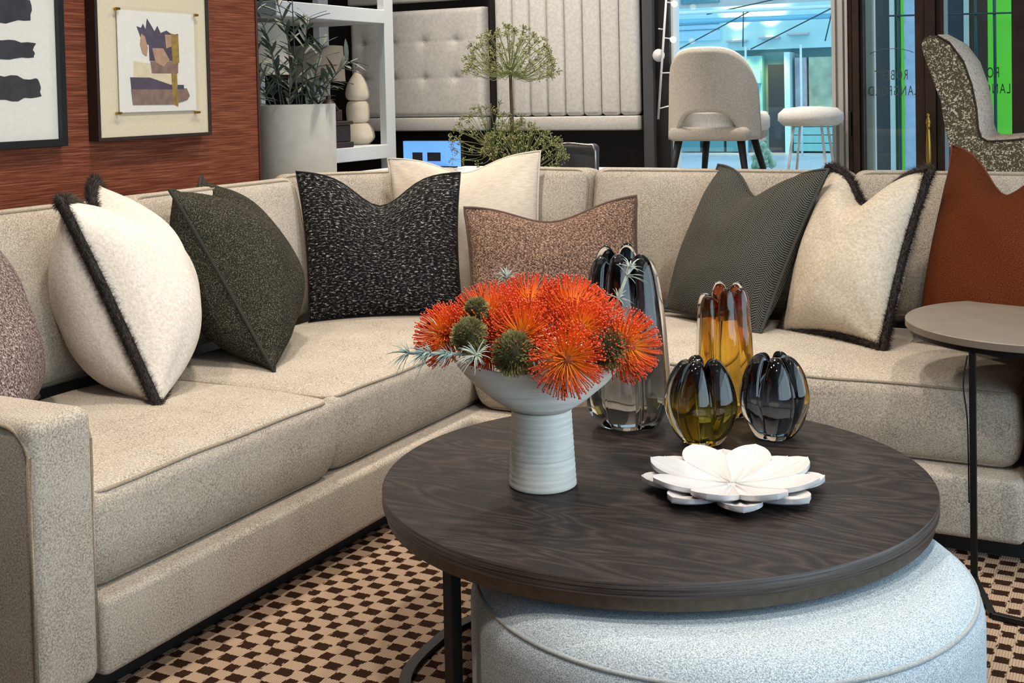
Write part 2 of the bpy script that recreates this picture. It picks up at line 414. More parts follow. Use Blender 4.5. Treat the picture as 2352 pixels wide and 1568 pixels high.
# ------------------------------------------------------------------ street outside (setting and things)
ground = nb(-40, 30, 3.3, 60, -.12, -.02)
struct('ground', ground, plain('wet_pavement', srgb(190, 206, 222), .35, vary=.15, scale=.8))
M['fac'] = plain('cyan_render', srgb(176, 228, 232), .7, vary=.06, scale=2)
M['facgrey'] = plain('grey_stone', srgb(186, 192, 196), .8, vary=.12, scale=1.5)
M['teal'] = plain('teal_panel', srgb(120, 196, 200), .5)
M['tealdk'] = plain('deep_teal', srgb(70, 140, 156), .5)
M['skyblue'] = plain('pale_blue_sheet', srgb(160, 216, 244), .5)
M['scaff'] = plain('galvanised_tube', srgb(206, 236, 244), .5, .0)
M['scaffdk'] = plain('dark_tube', srgb(46, 78, 88), .5, .3)
fb = thing('shop_building', 'pale cyan shop building across the street behind the window', 'building', (-5, 20, 0))
def fpart(name, a0, a1, z0, z1, y0, y1, mat, bev=0):
    return obj(name, nb(a0 + 5, a1 + 5, y0, y1, z0, z1, bev), mat, fb, smooth=False)
fpart('upper_wall', -14, 4, 2.9, 7, .1, .6, M['facgrey'])
fpart('fascia', -14, 4, 2.02, 2.9, 0, .6, M['fac'])
fpart('ground_wall', -14, 4, -.02, 2.02, .35, .6, plain('shop_back', srgb(120, 168, 172), .7))
fpart('fascia_sheet', -6.9, -5.55, 2.24, 2.66, -.06, 0, M['skyblue'])
for z in (2.45, 2.56): fpart('sheet_rail', -6.9, -5.55, z, z + .015, -.075, -.055, M['tealdk'])
fpart('upper_window', -6.4, -5.6, 3.0, 3.9, .05, .1, M['tealdk'])
fpart('upper_window', -4.9, -4.3, 3.05, 3.9, .05, .1, M['tealdk'])
fpart('door_leaf', -4.66, -4.27, -.02, 1.72, .2, .34, plain('door_dark', srgb(34, 46, 56), .4))
fpart('column', -4.27, -4.16, -.02, 1.95, -.05, .35, plain('cyan_column', srgb(190, 240, 240), .5))
fpart('display_panel', -4.10, -3.87, .66, 1.84, .1, .34, plain('purple_grey_poster', srgb(160, 166, 178), .6, vary=.2, scale=6))
fpart('display_panel', -3.83, -3.30, .66, 1.84, .1, .34, plain('green_grey_poster', srgb(160, 184, 160), .6, vary=.3, scale=4))
fpart('display_panel', -5.2, -4.75, .5, 1.9, .1, .34, M['teal'])
for k in range(4): fpart('stall_riser', -4.12, -3.30, .02 + k * .16, .165 + k * .16, .02, .34, M['teal'])
for a0 in (-6.5, -6.0, -5.5): fpart('lower_panel', a0, a0 + .44, 0, .62, .1, .34, M['tealdk'])
fpart('door_sign', -4.9, -4.76, 1.36, 1.62, .02, .1, plain('blue_sign', srgb(120, 200, 226), .5))
# uplit wall sconces on the fascia
for i, (a, z, lab) in enumerate(((-5.2, 2.2, 'wall sconce on the far fascia, left one of the lit pair'), (-4.54, 2.24, 'wall sconce on the far fascia, right one of the lit pair'), (-3.98, 2.29, 'unlit grey wall sconce on the far fascia'))):
    sc = thing('wall_sconce', lab, 'lamp', (a, 19.9, z), 0, 'sconces on the building across the street')
    obj('sconce_bar', nb(-.2, .2, -.08, .1, -.02, .02, .008), M['facgrey'], sc, smooth=False)
    if i < 2:
        obj('sconce_lamp', nb(-.06, .06, -.05, .05, .021, .04, .004), emit('sconce_glow_%d' % i, (1, .8, .35, 1), 6), sc, smooth=False)
        for up in (1, -1):
            ld = bpy.data.lights.new('sconce_light', 'SPOT'); ld.energy = 110; ld.color = (1, .62, .14); ld.spot_size = 1.5; ld.spot_blend = .9; ld.shadow_soft_size = .05
            lo = bpy.data.objects.new('sconce_light', ld); COL.objects.link(lo); lo.location = W(a, 19.72, z + up * .06)
            lo.rotation_euler = (Vector((0, 0, up)) + U * .30).to_track_quat('-Z', 'Y').to_euler()
# scaffold before the building
sf = thing('scaffold', 'pale tubular scaffold standing in front of the cyan building', 'scaffold', (-5, 19, 0))
def pole(name, p, q, r, mat):
    b = bmesh.new(); tube(b, [p, q], r, 8); obj(name, b, mat, sf)
pole('ledger', (-5, 0, 2.78), (5, 0, 2.70), .035, M['scaff']); pole('ledger', (-5, .1, 2.62), (5, .1, 2.53), .05, plain('blue_ledger', srgb(120, 196, 226), .4))
for a in (.05, 1.1): pole('standard', (a + .2, 0, -.02), (a + .2, 0, 2.05), .022, M['scaff'])
for (p, q) in (((.2, 0, 2.05), (.22, 0, 2.75)), ((1.75, 0, 2.1), (1.9, 0, 2.7)), ((.35, 0, 2.0), (2.0, 0, 2.75)), ((-1.4, 0, 1.9), (.35, 0, 2.72)), ((-.5, 0, 2.7), (3.2, 0, 3.3))):
    pole('brace', p, q, .012, M['scaffdk'])
# green and dark site hoarding nearer the door
hd = thing('site_hoarding', 'bright green and dark site hoarding seen through the entrance door', 'hoarding', (.5, 7, 0))
def hp(x0, x1, mat, z0=0, z1=3.2, y=0): obj('hoarding_panel', nb(x0 - .5, x1 - .49, y, y + .05, z0, z1), mat, hd, smooth=False)
gr = plain('lime_green_board', srgb(112, 226, 62), .5); dk = plain('slate_board', srgb(66, 70, 72), .6)
pl = plain('pale_blue_print', srgb(176, 206, 232), .6, vary=.1, scale=14)
hp(-.10, .078, dk); hp(.079, .107, plain('pale_reflected_line', srgb(206, 226, 222), .5), y=-.03); hp(.115, .155, plain('dark_green_board', srgb(16, 70, 40), .5)); hp(.155, .19, gr); hp(.19, .52, pl)  # narrow pale post stands in for a line reflected in the door glass
hp(.525, .655, plain('blue_grey_board', srgb(44, 58, 66), .5)); hp(.66, .69, plain('pale_post', srgb(176, 204, 200), .5), y=-.02)
hp(.70, .83, plain('brown_board', srgb(62, 46, 38), .5)); hp(.835, 1.4, gr)
for x, z1 in ((.165, 2.6), (.90, 3.0), (.76, 3.0)):
    b = bmesh.new(); tube(b, [(x - .49, -.12, 0), (x - .5, -.12, z1)], .012, 8); obj('hoarding_pole', b, plain('teal_pole', srgb(14, 62, 66), .4), hd)
b = bmesh.new(); tube(b, [(-.4, -.14, 1.83), (.9, -.14, 1.80)], .008, 6); obj('hoarding_rail', b, plain('dark_rail', srgb(20, 50, 54), .5), hd)

# ------------------------------------------------------------------ sectional sofa
sofa = thing('sectional_sofa', 'large oatmeal beige L-shaped sofa with boxed and welted cushions', 'sofa', (0, 0, 0))
def sub(o, name, bm, mat): return obj(name, bm, mat, o)
base = bmesh.new()
box(base, -1.15, .035, -1.62, 1.15, .055, .222, .018, 3); box(base, .0, 1.68, -.072, 1.15, .0551, .2221, .018, 3)
obj('base', base, M['sofa'], sofa, sharp=math.radians(50))
ub_ = bmesh.new(); box(ub_, -1.10, -.03, -1.70, 1.1, 0, .056); box(ub_, -.1, 1.75, -.0, 1.1, 0, .0561)
obj('plinth', ub_, M['black'], sofa, smooth=False)
bk = bmesh.new(); box(bk, -1.15, -1.02, -1.62, 1.15, .1, .80, .03, 3); box(bk, -1.0, 1.68, 1.02, 1.15, .1, .80, .03, 3)
obj('back_frame', bk, M['sofa'], sofa, sharp=math.radians(50))
def arm(name, lo, hi, axis):
    """band of cloth over the arm with a welted panel on each side"""
    x0, y0, z0 = lo; x1, y1, z1 = hi
    a = obj(name, nb(x0, x1, y0, y1, z0, z1, .03, 4), M['sofa'], sofa, sharp=math.radians(60))
    for s in (0, 1):
        b = bmesh.new(); r = .07
        if axis == 'b':
            y = y0 + .004 if s == 0 else y1 - .004
            P = [(x1 - .014, y, z0 + .02), (x1 - .014, y, z1 - r)] + [(x1 - .014 - r + r * math.cos(t), y, z1 - .014 - r + r * math.sin(t)) for t in [PI / 2 * k / 6 for k in range(7)]] + [(x0 + .02, y, z1 - .014)]
        else:
            x = x0 + .004 if s == 0 else x1 - .004
            P = [(x, y0 + .014, z0 + .02), (x, y0 + .014, z1 - r)] + [(x, y0 + .014 + r - r * math.cos(t), z1 - .014 - r + r * math.sin(t)) for t in [PI / 2 * k / 6 for k in range(7)]] + [(x, y1 - .02, z1 - .014)]
        tube(b, P, .0055, 6); obj('piping', b, M['welt'], a)
arm('arm', (-1.12, -1.785, .055), (.03, -1.622, .635), 'b')
arm('arm', (1.682, -.03, .055), (1.85, 1.12, .582), 'a')

def cushion(name, cx, cy, cz, sx, sy, sz, r, crown, parent, lean=0, yaw=0, front='-', puff=0, mat=None, sag=0, bulge=.0, seed=1):
    hx, hy, hz = sx / 2, sy / 2, sz / 2
    def d(p):
        u, w, t = p.x / hx, p.y / hy, p.z / hz
        k = max(0, 1 - u * u) * max(0, 1 - w * w)
        q = Vector(p)
        q.z += crown * (k ** .7) * (t if t > 0 else t * .2)
        # boxing swells slightly outward between the welts
        e = (1 - t * t) * bulge
        if t < 0 and name == 'seat_cushion': q.x -= .016 * t * t * u; q.y -= .016 * t * t * w
        q.x += e * u * abs(u) ; q.y += e * w * abs(w)
        n = mnoise.noise(Vector((p.x * 4 + seed * 7.3, p.y * 4, p.z * 4))) * .006
        q.z += n * (1 if t > 0 else 0); q.x += n * .5
        return q
    bm = rbox((sx, sy, sz), r, 3, 14, d)
    rot = Matrix.Rotation(yaw, 4, 'Z') @ Matrix.Rotation(lean, 4, 'X')
    T = Matrix.Translation((cx, cy, cz)) @ rot
    bmesh.ops.transform(bm, matrix=T, verts=bm.verts)
    o = obj(name, bm, mat or M['sofa'], parent)
    for s in (1, -1):
        b = bmesh.new(); P = []
        zz = s * (hz - r * .30); rr = r * 1.3; ins = r * .28
        for (qx, qy, t0) in ((1, 1, 0), (-1, 1, 1), (-1, -1, 2), (1, -1, 3)):
            for k in range(5):
                t = (t0 + k / 4) * PI / 2
                P.append(Vector((qx * (hx - ins - rr) + rr * math.cos(t), qy * (hy - ins - rr) + rr * math.sin(t), zz)))
        Q = []
        for i, p in enumerate(P):
            nx = P[(i + 1) % len(P)]; n = max(1, int((nx - p).length / .05))
            for k in range(n): Q.append(d(p.lerp(nx, k / n)))
        tube(b, [T @ q for q in Q], .0048, 6, True)
        obj('piping', b, M['welt'], o)
    return o
SZ, SC = .217, .3315
cushion('seat_cushion', -.378, -1.183, SC, .75, .868, SZ, .034, .036, sofa, bulge=.012, seed=1)
cushion('seat_cushion', -.390, .015, SC, .75, 1.52, SZ, .034, .034, sofa, bulge=.012, seed=2)
cushion('seat_cushion', .835, .385, SC, 1.655, .75, SZ, .034, .036, sofa, bulge=.012, seed=3)
# back cushions: box lying in x (width) / z (height->local y) then stood up
def back_cushion(cx, cy, w, yaw, seed, h=.50, t=.19, lean=13, cz=.70):
    # built flat: x width, y height, z thickness (front = +z), stood upright and leaned back
    hx = 1
    return cushion('back_cushion', cx, cy, cz, w, h, t, .04, .05, sofa, lean=PI / 2 - math.radians(lean), yaw=yaw, bulge=.012, seed=seed)
back_cushion(-.90, -1.10, .95, PI / 2, 11); back_cushion(-.90, -.20, .83, PI / 2, 12)
back_cushion(-.80, .61, .74, PI / 4, 13)
back_cushion(-.20, .92, .50, 0, 14); back_cushion(.555, .92, .98, 0, 15); back_cushion(1.36, .92, .61, 0, 16)

# ------------------------------------------------------------------ throw pillows
def fur_band(parent, pts, r, hairs, seed, name='fur_trim'):
    rnd = random.Random(seed); pts = [Vector(p) for p in pts]; n = len(pts)
    vs, fs, cs = [], [], []
    b = bmesh.new(); tube(b, pts, r * .60, 8, True)
    b.verts.ensure_lookup_table(); b.verts.index_update()
    for v in b.verts: vs.append(tuple(v.co)); cs.append((.012, .008, .006, 1))
    for f in b.faces: fs.append([v.index for v in f.verts])
    b.free()
    seglen = [(pts[(i + 1) % n] - pts[i]).length for i in range(n)]; tot = sum(seglen)
    for h in range(hairs):
        d = rnd.random() * tot; i = 0
        while d > seglen[i]: d -= seglen[i]; i += 1
        p = pts[i].lerp(pts[(i + 1) % n], d / max(seglen[i], 1e-6)); t = (pts[(i + 1) % n] - pts[i]).normalized()
        a = t.orthogonal().normalized(); c = t.cross(a); ang = rnd.random() * 2 * PI
        o = a * math.cos(ang) + c * math.sin(ang)
        base = p + o * r * .5; tip = p + o * r * rnd.uniform(.9, 1.35) + t * rnd.uniform(-.5, .5) * r + Vector((0, 0, rnd.uniform(-.3, .2) * r))
        wv = o.cross(t).normalized() * .0011
        k = len(vs); vs += [tuple(base - wv), tuple(base + wv), tuple(tip)]; fs.append((k, k + 1, k + 2))
        g = rnd.uniform(.5, 1.6); bc = (.022 * g, .013 * g, .009 * g, 1); tc = (.085 * g, .058 * g, .043 * g, 1)
        cs += [bc, bc, tc]
    o = raw(name, vs, fs, M['fur'], parent, cols=cs); o['kind'] = 'stuff'; return o

def pillow(name, label, TL, TR, BL, BR, mat, thick=.18, pinch=.05, chop=0.0, trim=None, trim_mat=None, seed=1, cat='cushion', group=None, N=34, sag=.0, chop_w=.42, dent=0):
    TL, TR, BL, BR = map(Vector, (TL, TR, BL, BR))
    org = (BL + BR) / 2; X = (TR + BR - TL - BL) / 2; Y = (TL + TR - BL - BR) / 2
    nrm = X.cross(Y).normalized(); Wd, Hh = X.length, Y.length; Yn = Y.normalized(); Xn = X.normalized()
    root = thing(name, label, cat, tuple(org), 0, group)
    def P(s, t, side):
        s2 = s * (1 - pinch * (1 - t * t)); t2 = t * (1 - pinch * (1 - s * s))
        p = (TL * (1 - s2) * (1 + t2) + TR * (1 + s2) * (1 + t2) + BL * (1 - s2) * (1 - t2) + BR * (1 + s2) * (1 - t2)) / 4
        c = chop * math.exp(-(s / chop_w) ** 2)
        p = p - Yn * c * ((1 + t) / 2) ** 1.7
        k = max(0, 1 - s * s) * max(0, 1 - t * t)
        ear = min((abs(s) - 1) ** 2 + (abs(t) - 1) ** 2, 1)
        kt = max(0, 1 - t * t); ks = max(0, 1 - s * s)
        th = thick / 2 * (ks ** .42) * (kt ** (.42 + .26 * smooth01(t + .3))) * (1 - .62 * math.exp(-ear / .085))
        th *= 1 + .12 * mnoise.noise(Vector((s * 1.7 + seed * 3.1, t * 1.7, side * 2.0)))
        th *= 1 - (dent * math.exp(-(s / .35) ** 2 - ((t - .75) / .5) ** 2))
        # soft gathers that run in from the corners
        cr = 0
        for (cx, cy) in ((-1, 1), (1, 1), (1, -1), (-1, -1)):
            dx, dy = s - cx, t - cy; rr = math.hypot(dx, dy)
            ang = math.atan2(dy * cy, dx * cx)
            cr += .006 * math.sin(ang * 9 + seed + cx) * math.exp(-(rr / .5) ** 2) * min(1, rr / .15)
        # weight settles toward the bottom
        q = p + nrm * side * (th + cr * (k ** .3)) + nrm * sag * k
        return q - org
    bm = bmesh.new(); uv = bm.loops.layers.uv.new('UVMap')
    tick = [-math.cos(PI * i / N) * .45 + (-1 + 2 * i / N) * .55 for i in range(N + 1)]
    for side in (1, -1):
        G = [[None] * (N + 1) for _ in range(N + 1)]
        for i, s in enumerate(tick):
            for j, t in enumerate(tick): G[i][j] = bm.verts.new(P(s, t, side))
        for i in range(N):
            for j in range(N):
                q = [(i, j), (i + 1, j), (i + 1, j + 1), (i, j + 1)]
                f = bm.faces.new([G[x][y] for x, y in q])
                for l, (x, y) in zip(f.loops, q): l[uv].uv = (tick[x] * Wd / 2 + side * 3 + 5, tick[y] * Hh / 2 + 5)
    bmesh.ops.remove_doubles(bm, verts=bm.verts, dist=.0004)
    obj('pillow_cover', bm, mat, root)
    E = 18; loop = []
    for (s0, t0, s1, t1) in ((-1, -1, 1, -1), (1, -1, 1, 1), (1, 1, -1, 1), (-1, 1, -1, -1)):
        for k in range(E): f = k / E; loop.append(P(s0 + (s1 - s0) * f, t0 + (t1 - t0) * f, 0))
    if trim == 'fur': fur_band(root, spline(loop, 2, True), .0245, 18000, seed)
    elif trim == 'pipe': 
        b = bmesh.new(); tube(b, loop, .006, 6, True); obj('piping', b, trim_mat or mat, root)
    elif trim == 'flange':
        b = bmesh.new(); tube(b, loop, .004, 6, True); obj('seam', b, trim_mat or mat, root)
    return root

M['mauvepipe'] = plain('mauve_welt', srgb(96, 72, 66), .9, vary=.3, scale=300)
M['brownpipe'] = plain('brown_welt', srgb(82, 62, 54), .9, vary=.3, scale=300)
M['greenpipe'] = plain('green_welt', srgb(36, 38, 30), .9, vary=.4, scale=400)
M['herringpipe'] = plain('grey_welt', srgb(58, 58, 53), .9, vary=.4, scale=400)
M['linenpipe'] = plain('linen_seam', srgb(206, 194, 178), .9)
M['rustpipe'] = plain('rust_seam', srgb(98, 44, 18), .9)
M['blackpipe'] = plain('boucle_edge', (.006, .006, .006, 1), .95)
pillow('throw_pillow', 'mauve tweed cushion at far left behind the sofa arm', (-.74, -1.60, 1.02), (-1.06, -1.16, .99), (-.36, -1.56, .46), (-.72, -1.12, .46), M['mauve'], .30, .06, .02, 'pipe', M['mauvepipe'], 1)
pillow('throw_pillow', 'ivory fleece cushion with dark fur edging, on the left side of the sofa', (-.635, -1.10, .996), (-1.02, -.61, 1.012), (-.315, -1.085, .455), (-.70, -.60, .46), M['fleece'], .40, .075, .075, 'fur', None, 2, chop_w=.40)
pillow('throw_pillow', 'dark green-black tweed cushion next to the fur edged one at left', (-.716, -.60, .985), (-1.01, -.13, .990), (-.315, -.615, .452), (-.66, -.13, .46), M['green'], .385, .08, .11, 'pipe', M['greenpipe'], 3, chop_w=.38)
pillow('throw_pillow', 'black and white boucle cushion in the corner of the sofa', (-.84, .19, .988), (-.325, .52, .968), (-.70, .06, .455), (-.21, .315, .475), M['boucle'], .19, .055, .12, 'flange', M['blackpipe'], 4, chop_w=.40)
pillow('throw_pillow', 'plain cream linen cushion standing behind the boucle one', (-.69, .58, 1.015), (-.15, .85, 1.033), (-.60, .46, .455), (-.06, .66, .46), M['linen'], .17, .05, .06, 'flange', M['linenpipe'], 5, chop_w=.42)
pillow('throw_pillow', 'small brown tweed lumbar cushion behind the orange flowers', (-.22, .36, .855), (.34, .63, .885), (-.10, .19, .47), (.42, .46, .475), M['brown_tweed'], .17, .035, .075, 'pipe', M['brownpipe'], 6, chop_w=.55, dent=.2)
pillow('throw_pillow', 'dark grey herringbone cushion at the right of the sofa', (.553, .92, .98), (1.03, .61, .987), (.46, .56, .49), (.862, .345, .452), M['herring'], .23, .06, .11, 'pipe', M['herringpipe'], 7, chop_w=.42)
pillow('throw_pillow', 'ivory fleece cushion with dark fur edging, beside the herringbone one', (1.0, .75, .985), (1.355, .615, .993), (.90, .46, .455), (1.262, .285, .468), M['fleece_cream'], .27, .09, .12, 'fur', None, 8, chop_w=.42)
pillow('throw_pillow', 'rust orange boucle cushion at the right end of the sofa', (1.385, .88, 1.055), (1.80, .66, 1.02), (1.33, .42, .49), (1.74, .24, .49), M['rust'], .24, .07, .15, 'flange', M['rustpipe'], 9, chop_w=.45)

# ------------------------------------------------------------------ coffee table, ottoman, side table
TC = toL(.296, 2.66)
tb = thing('coffee_table', 'round dark oak coffee table with bronze band over a grey ottoman', 'table', (TC[0], TC[1], 0))
top = bmesh.new(); lathe(top, [(.588, .378), (.6, .381), (.6, .407), (.598, .41), (.3, .4101), (.02, .4101)], 160)
o = obj('tabletop', top, None, tb, sharp=math.radians(40)); o.data.materials.append(M['wood']); o.data.materials.append(M['woodedge'])
for p in o.data.polygons:
    if p.normal.z < .8: p.material_index = 1
band = bmesh.new(); lathe(band, [(.55, .356), (.592, .356), (.592, .3785), (.55, .3785)], 128, caps=False); obj('band', band, M['bronze'], tb, sharp=math.radians(40))
def tl(x, y): l = toL(x, y); return (l[0] - TC[0], l[1] - TC[1])
for (x, y) in ((-.135, 2.275), (.885, 2.74), (.30, 3.20)):
    p = tl(x, y); ang = math.atan2(p[1], p[0]); Mx = Matrix.Translation((p[0], p[1], 0)) @ Matrix.Rotation(ang, 4, 'Z')
    obj('leg', nb(-.013, .013, -.013, .013, 0, .358, .002, 1, Mx), M['blackmetal'], tb, smooth=False)
rp = [tl(*q) for q in ((-.135, 2.275), (-.255, 2.53), (-.195, 2.745), (-.11, 2.86), (.06, 3.04), (.30, 3.20), (.62, 3.08), (.885, 2.74))]
rg = bmesh.new(); S = spline([(x, y, .0) for x, y in rp], 10); prev = None
for i, p in enumerate(S):
    t = (S[min(i + 1, len(S) - 1)] - S[max(i - 1, 0)]).normalized(); nn = Vector((-t.y, t.x, 0)) * .013
    q = [rg.verts.new(p + nn * sx + Vector((0, 0, z))) for sx, z in ((-1, .001), (1, .001), (1, .014), (-1, .014))]
    if prev:
        for k in range(4): rg.faces.new((prev[k], prev[(k + 1) % 4], q[(k + 1) % 4], q[k]))
    else: rg.faces.new(q)
    prev = q
rg.faces.new(list(reversed(prev))); obj('floor_ring', rg, M['blackmetal'], tb, smooth=False)

OC = toL(.395, 2.40)
ot = thing('ottoman', 'round blue-grey boucle ottoman tucked under the coffee table', 'ottoman', (OC[0], OC[1], 0))
ottoD, ottoL = srgb(118, 130, 138), srgb(208, 220, 228)
M['otto'] = cloth('blue_grey_boucle', ottoD, ottoL, 420, (1, 1, 1), .33, .66, .7)
ob = bmesh.new(); R, Hh, rr = .50, .335, .085
prof = [(R - .02, .02), (R - .004, .05), (R, .09), (R, Hh - rr - .03)] + [(R - rr + rr * math.cos(t), Hh - rr + rr * math.sin(t)) for t in [PI / 2 * k / 10 for k in range(11)]] + [(.3, Hh + .006), (.15, Hh + .009), (.01, Hh + .01)]
lathe(ob, prof, 128); obj('upholstery', ob, M['otto'], ot)
sm = bmesh.new(); tube(sm, [((R - .0135) * math.cos(2 * PI * k / 96), (R - .0135) * math.sin(2 * PI * k / 96), Hh - .040) for k in range(96)], .0045, 6, True)
obj('piping', sm, plain('ottoman_welt', srgb(150, 156, 158), .95, vary=.2, scale=300), ot)
ofm = bmesh.new(); lathe(ofm, [(.44, 0), (.45, .02), (.44, .022)], 64); obj('foot_ring', ofm, M['black'], ot)

SCx, SCy, SR = 1.39, 3.22, .335; sl = toL(SCx, SCy)
sd = thing('side_table', 'small round taupe side table on thin black legs at right', 'table', (sl[0], sl[1], 0))
b = bmesh.new(); lathe(b, [(SR - .003, .600), (SR, .602), (SR, .619), (SR - .002, .621), (.01, .6211)], 96)
obj('tabletop', b, plain('taupe_lacquer', srgb(118, 108, 96), .42, vary=.06, scale=20), sd, sharp=math.radians(40))
b = bmesh.new(); lathe(b, [(SR - .03, .586), (SR - .012, .586), (SR - .012, .600), (SR - .03, .600)], 96, caps=False); obj('rim_band', b, M['blackmetal'], sd, sharp=math.radians(40))
def sl2(x, y): l = toL(x, y); return (l[0] - sl[0], l[1] - sl[1])
L1 = sl2(1.144, 3.025); L2 = sl2(1.50, 2.94)
for p in (L1, L2): obj('leg', nb(p[0] - .008, p[0] + .008, p[1] - .008, p[1] + .008, .0, .59, .001, 1), M['blackmetal'], sd, smooth=False)
def bar(p, q, z, w=.008):
    p, q = Vector((*p, z)), Vector((*q, z)); t = (q - p).normalized(); Mx = Matrix.Translation(p) @ t.to_track_quat('X', 'Z').to_matrix().to_4x4()
    return nb(0, (q - p).length, -w, w, 0, .014, .001, 1, Mx)
for p, q in ((sl2(1.105, 2.81), sl2(1.50, 2.52)), (sl2(1.105, 2.81), L1), (sl2(1.5, 2.52), L2)):
    obj('floor_bar', bar(p, q, .001), M['blackmetal'], sd, smooth=False)
b = bmesh.new(); tube(b, spline([(L1[0] - .012, L1[1], .575), (L1[0] - .022, L1[1], .50), (L1[0] - .013, L1[1], .40), (L1[0] - .011, L1[1], .20)], 8), .002, 6); obj('lamp_cord', b, M['black'], sd)

# ------------------------------------------------------------------ things on the coffee table
TZ = .4102
bx, by = toL(.049, 2.604)[:2]
M['ceramic'] = None
def ceramic():
    g = NG('chalky_ceramic'); f = g.noise(g.coord('Object', (3, 3, 90)), 2.2, 4, .6)
    g.bump(f, .25, .002); m = g.set(g.ramp(f, [(.3, srgb(200, 199, 190)), (.7, srgb(230, 229, 222))]), .62); return m
M['ceramic'] = ceramic()
bw = thing('pedestal_bowl', 'pale ceramic pedestal bowl holding the orange flowers on coffee table', 'bowl', (bx, by, TZ), TH)
b = bmesh.new(); pr = [(.069, 0), (.0735, .003)]
for k in range(41):
    z = .006 + k * .160 / 40; pr.append((.0735 - .0085 * (z / .166) ** .9 + .0006 * math.sin(k * 2.1), z))
pr += [(.063, .1665)]
lathe(b, pr, 64); obj('pedestal', b, M['ceramic'], bw)
b = bmesh.new(); pr = [(.0, .1655), (.055, .166), (.072, .171), (.105, .189), (.145, .217), (.175, .247), (.1925, .270), (.1935, .2735), (.191, .2745), (.187, .271), (.168, .249), (.138, .223), (.10, .199), (.06, .184), (.0, .180)]
lathe(b, pr, 96, caps=False, lob=lambda r, z, t: Vector((r * math.cos(t), r * math.sin(t) * (1 - .50 * smooth01((r - .045) / .13)), z + .012 * (r / .19) ** 2 * math.cos(2 * t) * (r > .1)))); obj('bowl', b, M['ceramic'], bw)

def styles_flower(name, label, a, b_, z, dirn, R, seed, group, n=270, cup=.55):
    """pincushion flower: a domed heart and many looping styles, each with a bead at its tip"""
    rnd = random.Random(seed); root = thing(name, label, 'flower', (a, b_, z), 0, group)
    D = Vector(dirn).normalized(); q = D.to_track_quat('Z', 'Y')
    core = bmesh.new(); lathe(core, [(.012, -.03), (R * .30, -.012), (R * .36, .006), (R * .30, .020), (R * .16, .030), (.001, .033)], 20)
    bmesh.ops.transform(core, matrix=q.to_matrix().to_4x4(), verts=core.verts)
    obj('flower_heart', core, M['heart'], root)
    vs, fs, cs = [], [], []
    for i in range(n):
        u = (i + .5) / n; lat = math.acos(1 - u * 1.18); lon = i * 2.39996 + rnd.uniform(-.15, .15)
        o = Vector((math.sin(lat) * math.cos(lon), math.sin(lat) * math.sin(lon), math.cos(lat)))
        L = R * rnd.uniform(.88, 1.08); side = Vector((math.cos(lon), math.sin(lon), 0))
        p0 = Vector((o.x * R * .28, o.y * R * .28, o.z * .026)); pts = []
        curl = rnd.uniform(.5, 1.0)
        for k in range(6):
            t = k / 5
            out = o.lerp(side * .55 + Vector((0, 0, .85)), .15 + .25 * t)
            p = p0 + out.normalized() * (L * .78) * t + side * R * .24 * math.sin(t * PI * .6) - (side * .26 * R * curl) * max(0, t - .6) ** 1.4
            pts.append(p)
        w = .0011
        tcol = rnd.random()
        for k, p in enumerate(pts):
            t = k / 5
            t_ = (pts[min(k + 1, 5)] - pts[max(k - 1, 0)]).normalized(); e1 = t_.orthogonal().normalized(); e2 = t_.cross(e1)
            ww = w * (1.25 if k < 5 else 1.0)
            for j in range(3): vs.append(tuple(q @ (p + (e1 * math.cos(j * 2.0944) + e2 * math.sin(j * 2.0944)) * ww)))
            base = Vector((.96, .44, .02)); mid = Vector((.92, .17, .018)); tip = Vector((.74, .055, .025))
            c = base.lerp(mid, min(1, t * 2.2)).lerp(tip, max(0, t - .45) / .55 * (.6 + .4 * tcol)); cs += [(*c, 1)] * 3
        k0 = len(vs) - 18
        for k in range(5):
            for j in range(3):
                A = k0 + k * 3 + j; B = k0 + k * 3 + (j + 1) % 3; fs.append((A, B, B + 3, A + 3))
        # bead
        c = Vector(pts[-1]); r = .0024; k1 = len(vs)
        for dv in ((r, 0, 0), (-r, 0, 0), (0, r, 0), (0, -r, 0), (0, 0, r), (0, 0, -r)): vs.append(tuple(q @ (c + Vector(dv)))); cs.append((.70, .085, .03, 1))
        for f in ((0, 2, 4), (2, 1, 4), (1, 3, 4), (3, 0, 4), (2, 0, 5), (1, 2, 5), (3, 1, 5), (0, 3, 5)): fs.append([k1 + x for x in f])
    o = raw('styles', vs, fs, M['styles'], root, cols=cs); o['kind'] = 'stuff'
    st = bmesh.new(); e = Vector((0, 0, .605)) - Vector((0, 0, z)); tgt = Vector((bx - a, by - b_, TZ + .20 - z)) * .8
    tube(st, spline([(0, 0, 0), tuple(-D * .03), tuple(tgt)], 5), .004, 6); obj('stem', st, M['stem'], root)
    return root
def attr_mat(name, rough=.5, **k):
    g = NG(name); return g.set(g.attr('Col'), rough, **k)
M['styles'] = attr_mat('pincushion_styles', .42)
M['heart'] = plain('pincushion_heart', srgb(150, 62, 14), .7, vary=.35, scale=160)
M['stem'] = plain('green_stem', srgb(84, 92, 50), .7)
